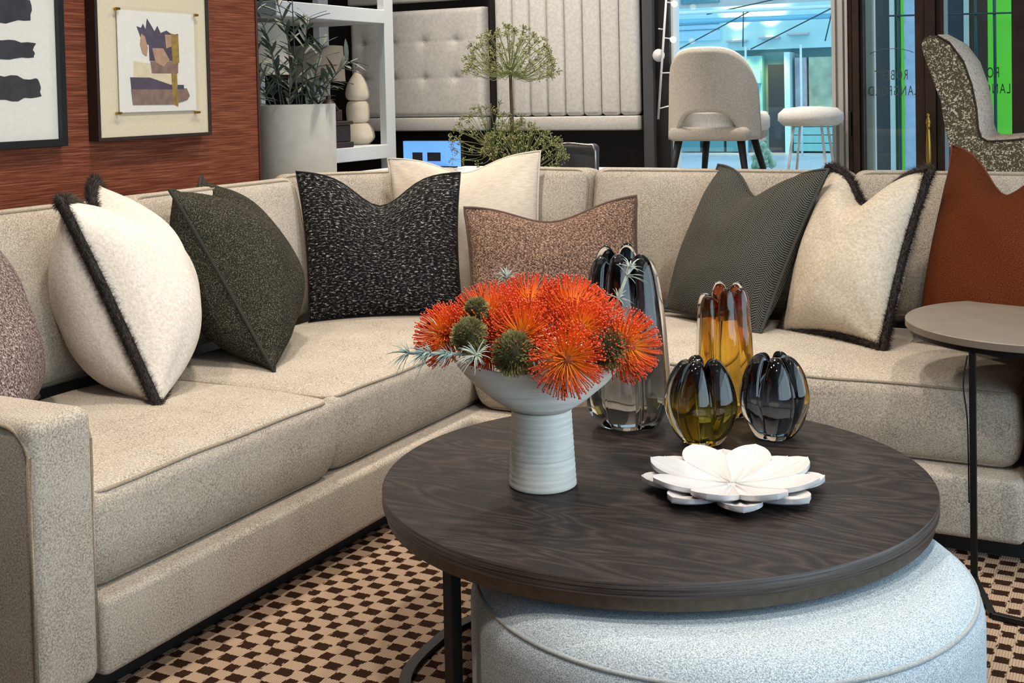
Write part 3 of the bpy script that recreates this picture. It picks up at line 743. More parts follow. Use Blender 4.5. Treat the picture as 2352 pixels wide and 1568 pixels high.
FL = [  # world x, y, z, direction, radius, label
    ((.098, 2.480, .712), (.12, -.93, .08), .068, 'orange pincushion flower drooping over the front rim of the bowl'),
    ((.222, 2.545, .722), (.60, -.72, .12), .066, 'orange pincushion flower out at the right end of the bowl'),
    ((.118, 2.610, .775), (.28, -.55, .80), .074, 'orange pincushion flower at the top right of the bowl'),
    ((-.060, 2.600, .765), (-.28, -.55, .80), .074, 'orange pincushion flower at the top left of the bowl'),
    ((.030, 2.660, .780), (.02, -.3, .95), .068, 'orange pincushion flower topmost at the back of the bowl'),
    ((.010, 2.545, .742), (-.15, -.85, .50), .070, 'orange pincushion flower in the middle, above the drooping one'),
    ((.130, 2.545, .752), (.18, -.82, .5), .060, 'orange pincushion flower right of the middle one'),
    ((-.148, 2.600, .738), (-.62, -.60, .38), .060, 'dark red pincushion flower at the left end of the bowl'),
    ((-.062, 2.575, .722), (-.35, -.86, .3), .050, 'red pincushion flower low between two green pods at left'),
    ((.160, 2.670, .755), (.50, .0, .8), .062, 'orange pincushion flower at the back right of the bowl'),
]
for i, (p, d, r, lab) in enumerate(FL):
    l = toL(*p[:2]); dl = Vector(d); dl = Vector((dl.dot(V), dl.dot(U), dl.z))
    styles_flower('pincushion_flower', lab, l[0], l[1], p[2], dl, r, 20 + i, 'pincushion flowers in the pedestal bowl')

def fuzzy_pod(label, x, y, z, R, seed, sq=1.0):
    rnd = random.Random(seed); l = toL(x, y); root = thing('seed_pod', label, 'seed pod', (l[0], l[1], z), 0, 'green seed pods in the pedestal bowl')
    c = bmesh.new(); bmesh.ops.create_icosphere(c, subdivisions=3, radius=R * .82)
    for v in c.verts: v.co *= 1 + .12 * mnoise.noise(v.co * 60)
    obj('pod_body', c, plain('pod_green_dark', srgb(58, 56, 30), .8, vary=.4, scale=120), root)
    vs, fs, cs = [], [], []
    for i in range(1500):
        u = rnd.random() * 2 - 1; th = rnd.random() * 2 * PI; s = math.sqrt(1 - u * u); o = Vector((s * math.cos(th), s * math.sin(th), u))
        lump = 1 + .14 * mnoise.noise(o * 3.2 + Vector((seed, 0, 0)))
        p = o * R * .78 * lump; tip = o * R * lump * rnd.uniform(.95, 1.12) + Vector((rnd.uniform(-1, 1), rnd.uniform(-1, 1), rnd.uniform(-1, 1))) * .002
        e = o.orthogonal().normalized() * .0011; k = len(vs); vs += [tuple(p - e), tuple(p + e), tuple(tip + e * .9), tuple(tip - e * .9)]; fs.append((k, k + 1, k + 2, k + 3))
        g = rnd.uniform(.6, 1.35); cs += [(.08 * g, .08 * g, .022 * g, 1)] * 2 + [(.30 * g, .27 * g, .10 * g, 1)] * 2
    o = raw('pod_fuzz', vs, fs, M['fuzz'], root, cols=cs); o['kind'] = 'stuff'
M['fuzz'] = attr_mat('pod_fuzz_mat', .8)
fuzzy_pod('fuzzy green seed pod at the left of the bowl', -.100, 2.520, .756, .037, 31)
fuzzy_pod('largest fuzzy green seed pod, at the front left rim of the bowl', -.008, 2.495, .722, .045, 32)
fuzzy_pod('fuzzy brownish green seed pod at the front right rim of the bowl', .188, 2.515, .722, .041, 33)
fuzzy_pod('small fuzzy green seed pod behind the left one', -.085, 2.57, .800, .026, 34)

def air_plant(label, x, y, z, dirn, R, n, seed, tint, stem=None):
    rnd = random.Random(seed); l = toL(x, y); root = thing('air_plant', label, 'air plant', (l[0], l[1], z), 0, 'silvery air plants in the pedestal bowl')
    D = Vector(dirn); D = Vector((D.dot(V), D.dot(U), D.z)).normalized(); q = D.to_track_quat('Z', 'Y')
    bases = stem or [(0, 1.0)]
    me0 = None
    for k in range(n):
        off, sc = bases[k % len(bases)]
        lat = rnd.uniform(.25, 1.35); lon = k * 2.4 + rnd.uniform(-.4, .4); L = R * sc * rnd.uniform(.75, 1.1)
        o = Vector((math.sin(lat) * math.cos(lon), math.sin(lat) * math.sin(lon), math.cos(lat)))
        droop = Vector((0, 0, -1)); pts = []; side = o.cross(Vector((0, 0, 1))).normalized() if abs(o.z) < .99 else Vector((1, 0, 0))
        b = bmesh.new(); prev = None
        for j in range(6):
            t = j / 5; p = q @ (o * L * t + Vector((0, 0, -.10 * L * t * t + .0))) + droop * L * .28 * t * t + q @ Vector((0, 0, off))
            w = .0024 * (1 - t) ** .8 + .0003; s_ = (q @ side) * w; up_ = (q @ o.cross(side)).normalized() * w * .35
            ring = [b.verts.new(p + s_), b.verts.new(p + up_), b.verts.new(p - s_), b.verts.new(p - up_)]
            if prev:
                for i in range(4): b.faces.new((prev[i], prev[(i + 1) % 4], ring[(i + 1) % 4], ring[i]))
            prev = ring
        obj('leaf', b, tint, root)
    b = bmesh.new(); m = max(o for o, s in bases); tube(b, [tuple(q @ Vector((0, 0, -.03))), tuple(q @ Vector((0, 0, m)))], .0035, 6); obj('stem', b, tint, root)
M['airblue'] = plain('air_plant_blue_grey', srgb(142, 166, 162), .7, vary=.2, scale=40)
M['airsilver'] = plain('air_plant_silver', srgb(170, 182, 172), .7, vary=.15, scale=40)
air_plant('blue-green air plant trailing out over the left rim of the bowl', -.135, 2.50, .722, (-1, -.15, .08), .062, 70, 41, M['airblue'], [(.0, .8), (.045, .9), (.09, 1.0), (.055, .8), (.01, .7)])
air_plant('grey air plant tuft between the pods at the left rim', -.085, 2.475, .722, (-.4, -.5, .6), .052, 30, 42, M['airsilver'])
air_plant('silvery air plant sprig rising at the back right of the flowers', .225, 2.67, .80, (.35, -.1, .9), .06, 40, 43, M['airsilver'], [(.0, .7), (.055, .8), (.075, .7)])
air_plant('silvery air plant tuft low behind the right flower', .205, 2.64, .755, (.3, -.3, .8), .05, 32, 44, M['airsilver'])
air_plant('thin silvery air plant tuft at the back left of the flowers', -.02, 2.70, .845, (-.2, 0, .9), .05, 28, 45, M['airsilver'])

# lobed blown-glass vases: clear casing over a coloured core
def glass(name, col, rough=.0, ior=1.46):
    g = NG(name); return g.set(col, rough, 0, Transmission_Weight=1.0, IOR=ior)
M['clear'] = glass('clear_glass', (.97, .98, .98, 1), 0, 1.24); M['clear'].node_tree.nodes['Principled BSDF'].inputs['Coat Weight'].default_value = 1.0; M['clear'].node_tree.nodes['Principled BSDF'].inputs['Coat Roughness'].default_value = .02
def core_glass(name, stops):
    g = NG(name); x, y, z = g.sep(g.coord('Generated'))
    st = g.noise(g.coord('Object', (46, 46, 2.5)), 1.0, 2); z = g.math('ADD', z, g.math('MULTIPLY', g.math('SUBTRACT', st, .5), .55))
    return g.set(g.ramp(z, stops), .03, 0, Transmission_Weight=.92, IOR=1.15)
def lobed_vase(name, label, x, y, H, RW, prof, stops, n=6, seed=1, lean=(0, 0), core=.80, phase=0.0, lip=.22):
    rnd = random.Random(seed); l = toL(x, y); root = thing(name, label, 'vase', (l[0], l[1], TZ), phase, 'lobed glass vases on the coffee table')
    lobh = [rnd.uniform(.94, 1.03) for _ in range(n)]
    def surf(k, zoff, shrink, amp=1.0):
        def lob(r, t, th):
            ph = (th * n / (2 * PI)) % 1.0; c = math.sqrt(max(0, 1 - (2 * ph - 1) ** 2))
            i = int(th * n / (2 * PI)) % n
            dep = (.24 + .22 * t ** 2) * amp
            rr = r * RW * shrink * (1 - dep * (1 - c))
            z = t * H
            if t > .5: z -= H * lip * (1 - c) ** 1.3 * ((t - .5) / .5) ** 1.6; z *= 1 + (lobh[i] - 1) * ((t - .5) / .5) * c
            z = zoff + z * k
            return Vector((rr * math.cos(th) + lean[0] * t * H, rr * math.sin(th) + lean[1] * t * H, z))
        return lob
    pts = [(p.x, p.y) for p in [q for q in spline([(r, t, 0) for r, t in prof], 5)]]
    pts = [(max(r, .002), max(0, min(1, t))) for r, t in pts]
    b = bmesh.new(); lathe(b, pts, n * 20, lob=surf(1.0, 0, 1.0)); obj('glass_casing', b, M['clear'], root)
    b = bmesh.new(); lathe(b, pts, n * 12, lob=surf(.90 if H < .3 else .945, H * (.07 if H < .3 else .035), core, 1.0)); obj('coloured_core', b, core_glass(name + '_core', stops), root)
    return root
PS = [(.05, .0), (.42, .002), (.62, .06), (.84, .20), (1.0, .42), (.98, .60), (.86, .78), (.66, .93), (.44, 1.0), (.26, .96), (.10, .86), (.02, .82)]
PT = [(.05, .0), (.55, .002), (.80, .04), (.97, .14), (1.0, .28), (.96, .50), (.90, .70), (.82, .87), (.70, .965), (.52, 1.0), (.36, .965), (.16, .90), (.02, .87)]
PA = [(.05, .0), (.60, .002), (.84, .04), (1.0, .16), (1.0, .35), (.96, .58), (.90, .78), (.86, .92), (.72, 1.0), (.50, .985), (.30, .93), (.02, .90)]
lobed_vase('glass_vase', 'tall smoke grey lobed glass vase, tallest on the coffee table', .280, 3.05, .452, .112, PT,
           [(.0, (.42, .42, .42, 1)), (.45, (.24, .25, .27, 1)), (.70, (.06, .07, .10, 1)), (.88, (.004, .006, .012, 1))], 6, 1, (-.02, 0), .80, .2)
lobed_vase('glass_vase', 'amber lobed glass vase with red-brown lip behind the small vases', .540, 3.13, .335, .078, PA,
           [(.0, (.85, .50, .06, 1)), (.5, (.86, .52, .07, 1)), (.75, (.72, .32, .03, 1)), (.88, (.26, .045, .008, 1))], 6, 2, (-.01, 0), .86, .5)
lobed_vase('glass_vase', 'small olive green lobed glass vase with a black lip', .440, 2.885, .208, .090, PS,
           [(.0, (.26, .25, .03, 1)), (.40, (.20, .19, .02, 1)), (.60, (.06, .06, .015, 1)), (.76, (.002, .002, .002, 1))], 5, 3, (0, 0), .78, .35, .25)
lobed_vase('glass_vase', 'small blue-black lobed glass vase at the right of the olive one', .620, 2.92, .213, .086, PS,
           [(.0, (.16, .18, .22, 1)), (.40, (.07, .085, .12, 1)), (.60, (.018, .022, .035, 1)), (.76, (.002, .002, .003, 1))], 5, 4, (0, 0), .78, .75, .25)

# carved marble lotus dish
M['marble'] = plain('white_marble', srgb(198, 195, 195), .5, vary=.04, scale=14)
LX, LY = .451, 2.545; ll = toL(LX, LY)
ld_ = thing('lotus_dish', 'white carved marble dish shaped as an open lotus', 'dish', (ll[0], ll[1], TZ), TH - math.radians(4))
b = bmesh.new(); lathe(b, [(.002, 0), (.085, 0), (.105, .006), (.095, .012), (.03, .010), (.002, .009)], 48); obj('dish_base', b, M['marble'], ld_)
def petal(R, Wd, z0, z1, thick, droop, rot, power=1.7):
    b = bmesh.new(); NL, NW = 18, 14
    def prof_w(t):
        x = .012 + (R - .012) * t; k = max(0, (t - .62) / .38)
        return min(x * math.tan(PI / 8) * 1.03, Wd) * (1 - k ** 2.2) ** .62 if t < 1 else 0
    G = {}
    for side in (1, -1):
        for i in range(NL + 1):
            t = i / NL; w = max(prof_w(t), .0012)
            for j in range(NW + 1):
                s = j / NW * 2 - 1
                x = .012 + (R - .012) * t; y = s * w
                z = z0 + (z1 - z0) * t ** power
                cup = .007 * (abs(s) ** 2) * math.sin(PI * min(1, t * .95 + .05))
                rib = .0034 * math.exp(-(s / .09) ** 2) * (1 - t * .4) - .0042 * math.exp(-((abs(s) - .24) / .10) ** 2) * (1 - t * .8)
                fold = -.0035 * (1 - abs(s)) * math.sin(PI * t)
                zz = z + cup + fold + (rib if side > 0 else 0)
                if side < 0: zz -= thick * (1 - .25 * abs(s) ** 4)
                G[side, i, j] = b.verts.new((x, y, zz))
    for side in (1, -1):
        for i in range(NL):
            for j in range(NW): b.faces.new([G[side, i, j], G[side, i + 1, j], G[side, i + 1, j + 1], G[side, i, j + 1]])
    for i in range(NL):
        for j in (0, NW): b.faces.new([G[1, i, j], G[1, i + 1, j], G[-1, i + 1, j], G[-1, i, j]])
    for j in range(NW):
        for i in (0, NL): b.faces.new([G[1, i, j], G[1, i, j + 1], G[-1, i, j + 1], G[-1, i, j]])
    bmesh.ops.transform(b, matrix=Matrix.Rotation(rot, 4, 'Z'), verts=b.verts)
    return b
for k in range(8): obj('petal', petal(.184, .050, .011, .047, .012, 0, 2 * PI * (k + .5) / 8, 2.0), M['marble'], ld_, sharp=math.radians(50))
for k in range(8): obj('petal', petal(.193, .046, .005, .029, .013, 0, 2 * PI * k / 8, 1.7), M['marble'], ld_, sharp=math.radians(50))

# ------------------------------------------------------------------ pictures on the red wall
M['paper'] = plain('art_paper', srgb(226, 222, 214), .8, vary=.03, scale=60)
M['mat'] = plain('linen_mount', srgb(206, 194, 168), .85, vary=.05, scale=120)
M['frameblack'] = plain('black_frame', srgb(12, 10, 10), .4)
M['ink'] = plain('blue_black_ink', srgb(48, 48, 54), .7, vary=.3, scale=18)
M['glaze'] = glass_mat('picture_glass', (1, 1, 1, 1), .02)
pc = thing('framed_picture', 'black framed picture of dark brush strokes on the red wall, at far left', 'picture', (-1.22, -1.0, 1.12))
def frame(root, b0, b1, z0, z1, w, d, mat):
    for (y0, y1, zz0, zz1) in ((b0, b1, z0, z0 + w), (b0, b1, z1 - w, z1), (b0, b0 + w, z0 + w, z1 - w), (b1 - w, b1, z0 + w, z1 - w)):
        obj('frame_side', nb(.0, d, y0, y1, zz0, zz1, .001, 1), mat, root, smooth=False)
frame(pc, -.44, .438, 0, 1.05, .024, .032, M['frameblack'])
obj('picture_sheet', nb(.004, .014, -.418, .416, .022, 1.03), M['paper'], pc, smooth=False)
def stroke(root, zc, h, y1, seed):
    rnd = random.Random(seed); y0 = -.30; pts = []
    n = 26
    for i in range(n + 1): pts.append((y0 + (y1 - y0) * i / n, zc + h / 2 * (1 + rnd.uniform(-.12, .06)) * (1 - .25 * (i / n > .9))))
    for k in range(5): pts.append((y1 + rnd.uniform(-.004, .022), zc + h * (.34 - .17 * k)))
    for i in range(n, -1, -1): pts.append((y0 + (y1 - y0) * i / n, zc - h / 2 * (1 + rnd.uniform(-.10, .08)) * (1 - .2 * (i / n > .9))))
    b = bmesh.new(); poly_prism(b, pts, 'x', .0135, .0146); obj('brush_stroke', b, M['ink'], root, smooth=False)
for zc, h, y1, s in ((.442, .092, .315, 1), (.314, .062, .325, 2), (.192, .080, .330, 3), (.58, .08, .30, 4), (.71, .075, .31, 5)): stroke(pc, zc, h, y1, s)
obj('picture_glass', nb(.020, .0215, -.418, .416, .022, 1.03), M['glaze'], pc, smooth=False)

p2 = thing('framed_picture', 'deep box framed collage of a vase of flowers, on the red wall at right', 'picture', (-1.22, -.16, 1.128))
frame(p2, -.285, .275, 0, .68, .012, .048, plain('box_frame_outer', srgb(40, 28, 22), .4))
obj('mount_board', nb(.0, .040, -.273, .263, .011, .669), M['mat'], p2, smooth=False)
obj('picture_sheet', nb(.044, .047, -.186, .194, .096, .452), M['paper'], p2, smooth=False)
def piece(pts, mat, name='collage_piece', d=.0005):
    b = bmesh.new(); poly_prism(b, [(y + .16, z - 1.128) for y, z in pts], 'x', .0465, .0475 + d); obj(name, b, mat, p2, smooth=False)
pv = plain('collage_violet', srgb(78, 70, 86), .8, vary=.25, scale=30); tn = plain('collage_tan', srgb(176, 142, 116), .8, vary=.15, scale=40)
oc = plain('collage_ochre', srgb(150, 122, 60), .8, vary=.3, scale=40); bn = plain('collage_brown', srgb(132, 106, 96), .8, vary=.2, scale=40); cm = plain('collage_cream', srgb(214, 200, 168), .8, vary=.08, scale=40)
piece([(-.198, 1.404), (-.20, 1.46), (-.228, 1.47), (-.24, 1.49), (-.256, 1.525), (-.235, 1.52), (-.225, 1.535), (-.213, 1.515), (-.205, 1.554), (-.185, 1.53), (-.17, 1.51), (-.155, 1.53), (-.14, 1.505), (-.11, 1.515), (-.08, 1.50), (-.051, 1.505), (-.049, 1.406)], pv)
piece([(-.236, 1.50), (-.218, 1.49), (-.205, 1.45), (-.212, 1.42), (-.232, 1.43), (-.242, 1.46)], tn, d=.001)
piece([(-.185, 1.45), (-.13, 1.45), (-.10, 1.41), (-.13, 1.385), (-.17, 1.40)], tn, d=.001)
piece([(-.12, 1.50), (-.085, 1.50), (-.08, 1.46), (-.115, 1.45)], tn, d=.0012)
piece([(-.09, 1.505), (-.052, 1.50), (-.05, 1.40), (-.085, 1.39)], oc, d=.0015)
piece([(-.195, 1.402), (-.055, 1.405), (-.058, 1.36), (-.19, 1.36)], bn, d=.0008)
piece([(-.275, 1.403), (-.06, 1.38), (-.06, 1.318), (-.278, 1.33)], cm, d=.0003)
piece([(-.294, 1.346), (-.20, 1.345), (-.10, 1.32), (-.03, 1.318), (-.03, 1.302), (-.29, 1.304)], pv, d=.0012)
piece([(-.292, 1.304), (-.015, 1.306), (-.0, 1.278), (-.015, 1.262), (-.09, 1.247), (-.285, 1.249)], bn, d=.001)
piece([(-.092, 1.36), (-.065, 1.36), (-.062, 1.24), (-.09, 1.25)], oc, d=.0016)
obj('perspex_sheet', nb(.052, .054, -.195, .203, .086, .462), M['glaze'], p2, smooth=False)
for (y, z) in ((-.189, .453), (.199, .449), (.194, .088), (-.196, .094)):
    b = bmesh.new(); lathe(b, [(.005, 0), (.005, .018), (.004, .02)], 10, Matrix.Translation((.040, y, z)) @ Matrix.Rotation(PI / 2, 4, 'Y'))
    box(b, .054, .058, y - .012, y + .010, z - .004, z + .004); obj('fixing_pin', b, M['brass'], p2, smooth=False)

# ------------------------------------------------------------------ planter with olive-like branches behind the sofa
PLx, PLy = -1.47, 1.02
pt = thing('planter', 'tall pale cylindrical planter with grey-green branches behind sofa corner', 'planter', (PLx, PLy, 0))
b = bmesh.new(); lathe(b, [(.165, 0), (.170, .01), (.176, 1.225), (.174, 1.232), (.160, 1.232), (.155, 1.20), (.01, 1.19)], 64); obj('pot', b, plain('pale_linen_pot', srgb(196, 192, 184), .8, vary=.06, scale=18, bump=.1), pt, sharp=math.radians(50))
b = bmesh.new(); lathe(b, [(.01, 1.20), (.154, 1.20), (.01, 1.205)], 32); obj('soil', b, plain('soil', (.03, .02, .015, 1), .9), pt)
lm = bmesh.new(); prev = None
for j in range(7):
    t = j / 6; w = .0095 * math.sin(PI * (t * .96 + .02)) ** .8; c = Vector((t * .095, 0, -.012 * t * t))
    r_ = [lm.verts.new(c + Vector((0, w, .001))), lm.verts.new(c + Vector((0, 0, -.0015))), lm.verts.new(c + Vector((0, -w, .001)))]
    if prev:
        for i in range(2): lm.faces.new((prev[i], prev[i + 1], r_[i + 1], r_[i]))
    prev = r_
leafA = plain('leaf_grey_green', srgb(86, 100, 86), .55, vary=.3, scale=20); leafme = bpy.data.meshes.new('leaf'); lm.to_mesh(leafme); lm.free(); leafme.materials.append(leafA)
for p in leafme.polygons: p.use_smooth = True
rnd = random.Random(5)
stems = [((-.04, -.03), (-.22, -.06, 1.78)), ((.0, .03), (-.10, .0, 1.72)), ((.04, -.02), (.10, -.03, 1.62)), ((.06, .02), (.16, .0, 1.50)), ((.08, -.04), (.22, -.05, 1.34)), ((-.02, -.08), (-.06, -.12, 1.52)), ((-.09, -.02), (-.22, -.08, 1.52)), ((.03, -.09), (.08, -.14, 1.40)), ((.0, .0), (.02, -.04, 1.80)), ((-.05, -.1), (-.12, -.16, 1.36)), ((.10, .0), (.28, .02, 1.42))]
for (s0, e) in stems:
    P = spline([(s0[0], s0[1], 1.19), (s0[0] * .6 + e[0] * .4, s0[1] * .6 + e[1] * .4, 1.19 + (e[2] - 1.19) * .55), e], 8)
    b = bmesh.new(); tube(b, P, .003, 5, radii=[.004 - .002 * i / len(P) for i in range(len(P))]); obj('branch', b, leafA, pt)
    for i in range(3, len(P)):
        for sgn in (1, -1):
            if rnd.random() < .16: continue
            o = link('leaf', leafme, None, pt, P[i], smooth=False)
            t = (P[i] - P[i - 1]).normalized(); side = t.orthogonal().normalized(); side = Matrix.Rotation(rnd.uniform(0, 2 * PI), 3, t) @ side
            dr = (t * rnd.uniform(.5, 1.0) + side * sgn).normalized()
            o.rotation_euler = dr.to_track_quat('X', 'Z').to_euler(); s = rnd.uniform(.75, 1.25); o.scale = (s, s * .95, s)

# ------------------------------------------------------------------ open shelving, lamps, ornaments
M['shelf'] = plain('shelf_grey_white', srgb(198, 202, 204), .5)
sh = thing('shelving_unit', 'grey-white open shelving unit behind the planter', 'shelf', (-1.98, 1.5, 0))
for (x, y) in ((.21, .72), (-.23, .72), (-.23, -.22)):
    obj('upright', nb(x - .022, x + .022, y - .045, y + .045, 0, 2.6, .002, 1), M['shelf'], sh, smooth=False)
for z in (.35, .995, 1.735, 2.4):
    obj('shelf_board', nb(-.25, .235, -.26, .68, z - .075, z, .003, 1), M['shelf'], sh, smooth=False)
def table_lamp(label, a, b_, z, r, h, stemh, shade, glow=None):
    t = thing('table_lamp', label, 'lamp', (a, b_, z))
    b = bmesh.new(); lathe(b, [(r * .99, stemh), (r * .93, stemh + h), (r * .925, stemh + h), (r * .985, stemh)], 48, caps=False); obj('lamp_shade', b, shade, t, sharp=math.radians(60))
    b = bmesh.new(); box(b, -.018, .018, -.018, .018, .02, stemh + .03, .003, 1); obj('lamp_stem', b, M['shelf'], t, smooth=False)
    b = bmesh.new(); lathe(b, [(.06, 0), (.062, .015), (.055, .02), (.01, .022)], 32); obj('lamp_base', b, M['shelf'], t)
    return t
table_lamp('table lamp with taupe drum shade on the shelf', -1.98, 1.86, .9955, .155, .19, .35, plain('taupe_shade', srgb(134, 124, 112), .9, vary=.08, scale=80))
table_lamp('table lamp with cream drum shade behind the grey-green branches', -2.02, 1.44, .9955, .15, .26, .385, plain('cream_shade', srgb(196, 188, 174), .9, vary=.05, scale=80))
g3 = thing('floor_lamp', 'lit cream lampshade of a floor lamp behind the shelving, beside the red wall', 'lamp', (-2.75, 1.95, 0))
b = bmesh.new(); lathe(b, [(.17, 1.60), (.15, 1.90), (.148, 1.90), (.168, 1.60)], 40, caps=False)
def shade_glow():
    g = NG('lit_shade'); return g.set((.9, .8, .66, 1), .9, 0, Emission_Color=(1, .78, .55, 1), Emission_Strength=.9)
obj('lamp_shade', b, shade_glow(), g3)
b = bmesh.new(); tube(b, [(0, 0, .02), (0, 0, 1.8)], .010, 8); lathe(b, [(.13, 0), (.13, .02), (.01, .03)], 24); obj('lamp_stem', b, M['brass'], g3)
sculp = thing('stacked_ornament', 'cream stacked stone ornament with pointed egg top on the shelf', 'ornament', (-1.93, 2.165, .9955))
cs_ = plain('cream_stone', srgb(222, 208, 188), .75, vary=.05, scale=30)
for nm, pr in (('lower_stone', [(.06, 0), (.088, .03), (.090, .06), (.075, .10), (.055, .118), (.02, .119)]), ('middle_stone', [(.045, .119), (.062, .135), (.066, .18), (.064, .215), (.052, .24), (.02, .242)]), ('egg_top', [(.04, .242), (.06, .255), (.068, .28), (.058, .33), (.034, .375), (.012, .402), (.002, .41)])):
    b = bmesh.new(); lathe(b, [(p.x, p.y) for p in spline([(r, z, 0) for r, z in pr], 4)], 40); obj(nm, b, cs_, sculp)
b = bmesh.new(); lathe(b, [(.003, .405), (.003, .43), (.009, .438), (.009, .448), (.002, .455)], 12); obj('finial', b, M['chrome'], sculp)
lan = thing('carved_box', 'dark brown stepped wooden box with pyramid lid on the shelf', 'box', (-1.82, 1.74, .9955))
dbr = plain('very_dark_timber', srgb(38, 24, 18), .5, vary=.3, scale=20)
for nm, r, z0, z1 in (('box_foot', .125, 0, .03), ('box_body', .11, .03, .12), ('box_cornice', .125, .12, .14), ('box_upper', .07, .14, .20)): obj(nm, nb(-r * .55, r * .55, -r, r, z0, z1, .004, 1), dbr, lan, smooth=False)
b = bmesh.new(); lathe(b, [(.055, .20), (.035, .235), (.012, .26), (.014, .27), (.003, .285)], 20); obj('box_lid', b, dbr, lan)

# ------------------------------------------------------------------ upholstered headboards on the black wall
M['hb'] = cloth('pale_headboard_leather', srgb(192, 189, 184), srgb(208, 205, 200), 60, bump=.08)
def headboard(label, a0, a1, z0, z1, kind):
    w, h = a1 - a0, z1 - z0; root = thing('headboard', label, 'headboard', ((a0 + a1) / 2, 2.995, z0), 0, 'headboards hung on the black wall')
    obj('bottom_rail', nb(-w / 2, w / 2, -.10, 0, 0, .082, .008, 2), M['hb'], root)
    if kind == 'channel':
        n = 8; cw = w / n
        for k in range(n):
            def d(p): return p
            b = rbox((cw - .001, .09, h - .085), .028, 4, 3)
            bmesh.ops.transform(b, matrix=Matrix.Translation((-w / 2 + cw * (k + .5), -.05, .084 + (h - .085) / 2)), verts=b.verts)
            obj('channel', b, M['hb'], root)
    else:
        H2 = h - .085; but = []
        for r_ in range(2):
            for c in range(4): but.append((-w / 2 + w * (.10 + c * .235), .084 + H2 * (.36 + r_ * .34)))
        b = bmesh.new(); NX, NZ = 60, 60; G = {}
        for i in range(NX + 1):
            for j in range(NZ + 1):
                x = -w / 2 + w * i / NX; z = .084 + H2 * j / NZ
                e = min(i, NX - i) / NX * w; e2 = min(j, NZ - j) / NZ * H2
                y = -.092 + .03 * math.exp(-min(e, e2) / .008)
                for (bx_, bz) in but:
                    dd = math.hypot(x - bx_, z - bz); y += .022 * math.exp(-(dd / .028) ** 1.2)
                    ddx = abs(x - bx_); ddz = abs(z - bz)
                    y += .004 * math.exp(-(ddz / .008) ** 2) * math.exp(-(ddx / .09) ** 2) + .003 * math.exp(-(ddx / .008) ** 2) * math.exp(-(ddz / .12) ** 2)
                G[i, j] = b.verts.new((x, y, z))
        for i in range(NX):
            for j in range(NZ): b.faces.new((G[i, j], G[i + 1, j], G[i + 1, j + 1], G[i, j + 1]))
        ed = [G[i, 0] for i in range(NX + 1)] + [G[NX, j] for j in range(1, NZ + 1)] + [G[i, NZ] for i in range(NX - 1, -1, -1)] + [G[0, j] for j in range(NZ - 1, 0, -1)]
        bk_ = [b.verts.new((v.co.x, 0, v.co.z)) for v in ed]
        for i in range(len(ed)): b.faces.new((ed[i], ed[(i + 1) % len(ed)], bk_[(i + 1) % len(ed)], bk_[i]))
        obj('tufted_panel', b, M['hb'], root)
        for (bx_, bz) in but:
            b = bmesh.new(); lathe(b, [(.002, 0), (.008, .001), (.007, .004), (.002, .005)], 12, Matrix.Translation((bx_, -.0665, bz)) @ Matrix.Rotation(PI / 2, 4, 'X')); obj('button', b, M['hb'], root)
    return root
headboard('button tufted pale headboard, left of the lower pair', -2.50, -1.543, 1.042, 1.785, 'tuft')
headboard('vertical channelled pale headboard, right of the lower pair', -1.455, -.551, 1.04, 1.90, 'channel')
headboard('pale headboard of the row above, cut by the top of the picture', -2.50, -1.543, 1.835, 2.5, 'tuft')

# ------------------------------------------------------------------ counter with monitor, office chair, umbel flowers
dk_ = thing('counter_desk', 'white topped counter against the black wall behind the sofa', 'desk', (-.95, 2.0, 0))
obj('desk_top', nb(-.74, .86, -.27, .30, .838, .872, .004, 1), M['white'], dk_, smooth=False)
for x in (-.70, .82): obj('desk_leg', nb(x - .02, x + .02, -.24, .27, 0, .84), M['white'], dk_, smooth=False)
mo = thing('monitor', 'computer monitor with pale blue screen on the counter', 'monitor', (-1.39, 2.08, .8725))
obj('monitor_base', nb(-.10, .10, -.08, .08, 0, .01, .003, 1), M['blackmetal'], mo, smooth=False)
obj('monitor_stand', nb(-.02, .02, -.0, .02, .01, .08), M['blackmetal'], mo, smooth=False)
mb = obj('monitor_body', nb(-.175, .185, -.03, 0, .012, .148, .003, 1), M['blackmetal'], mo, smooth=False)
obj('screen', nb(-.172, .182, -.0315, -.0305, .014, .146), emit('screen_blue', srgb(96, 156, 250), .85), mo, smooth=False)
for x0, x1 in ((-.115, -.052), (-.022, .06)): obj('screen_tile', nb(x0, x1, -.0325, -.0316, .040, .086), plain('screen_dark_%d' % (x0 * -1000), (.004, .005, .01, 1), .4), mo, smooth=False)
oc_ = thing('office_chair', 'dark grey office chair with a pale edge behind the sofa', 'chair', (-.36, 1.66, 0))
b = rbox((.215, .05, .36), .024, 4, 6, lambda p: p + Vector((0, .10 * p.x * p.x / .012 * .08, 0)))
bmesh.ops.transform(b, matrix=Matrix.Translation((0, -.02, .845)) @ Matrix.Rotation(math.radians(-4), 4, 'X'), verts=b.verts); obj('backrest', b, plain('charcoal_mesh', srgb(60, 62, 66), .6), oc_)
b = bmesh.new(); tube(b, [(.108, -.045, .68), (.111, -.05, .99), (.098, -.052, 1.018), (-.02, -.054, 1.026), (-.098, -.052, 1.02)], .006, 8); obj('edge_trim', b, M['chrome'], oc_)
b = rbox((.44, .42, .07), .03, 4, 6); bmesh.ops.transform(b, matrix=Matrix.Translation((0, .22, .52)), verts=b.verts); obj('seat', b, plain('charcoal_seat', srgb(48, 48, 50), .8), oc_)
b = bmesh.new(); lathe(b, [(.028, .06), (.028, .5)], 16, Matrix.Translation((0, .22, 0))); box(b, -.03, .03, -.02, .1, .5, .7); obj('column', b, M['blackmetal'], oc_, smooth=False)
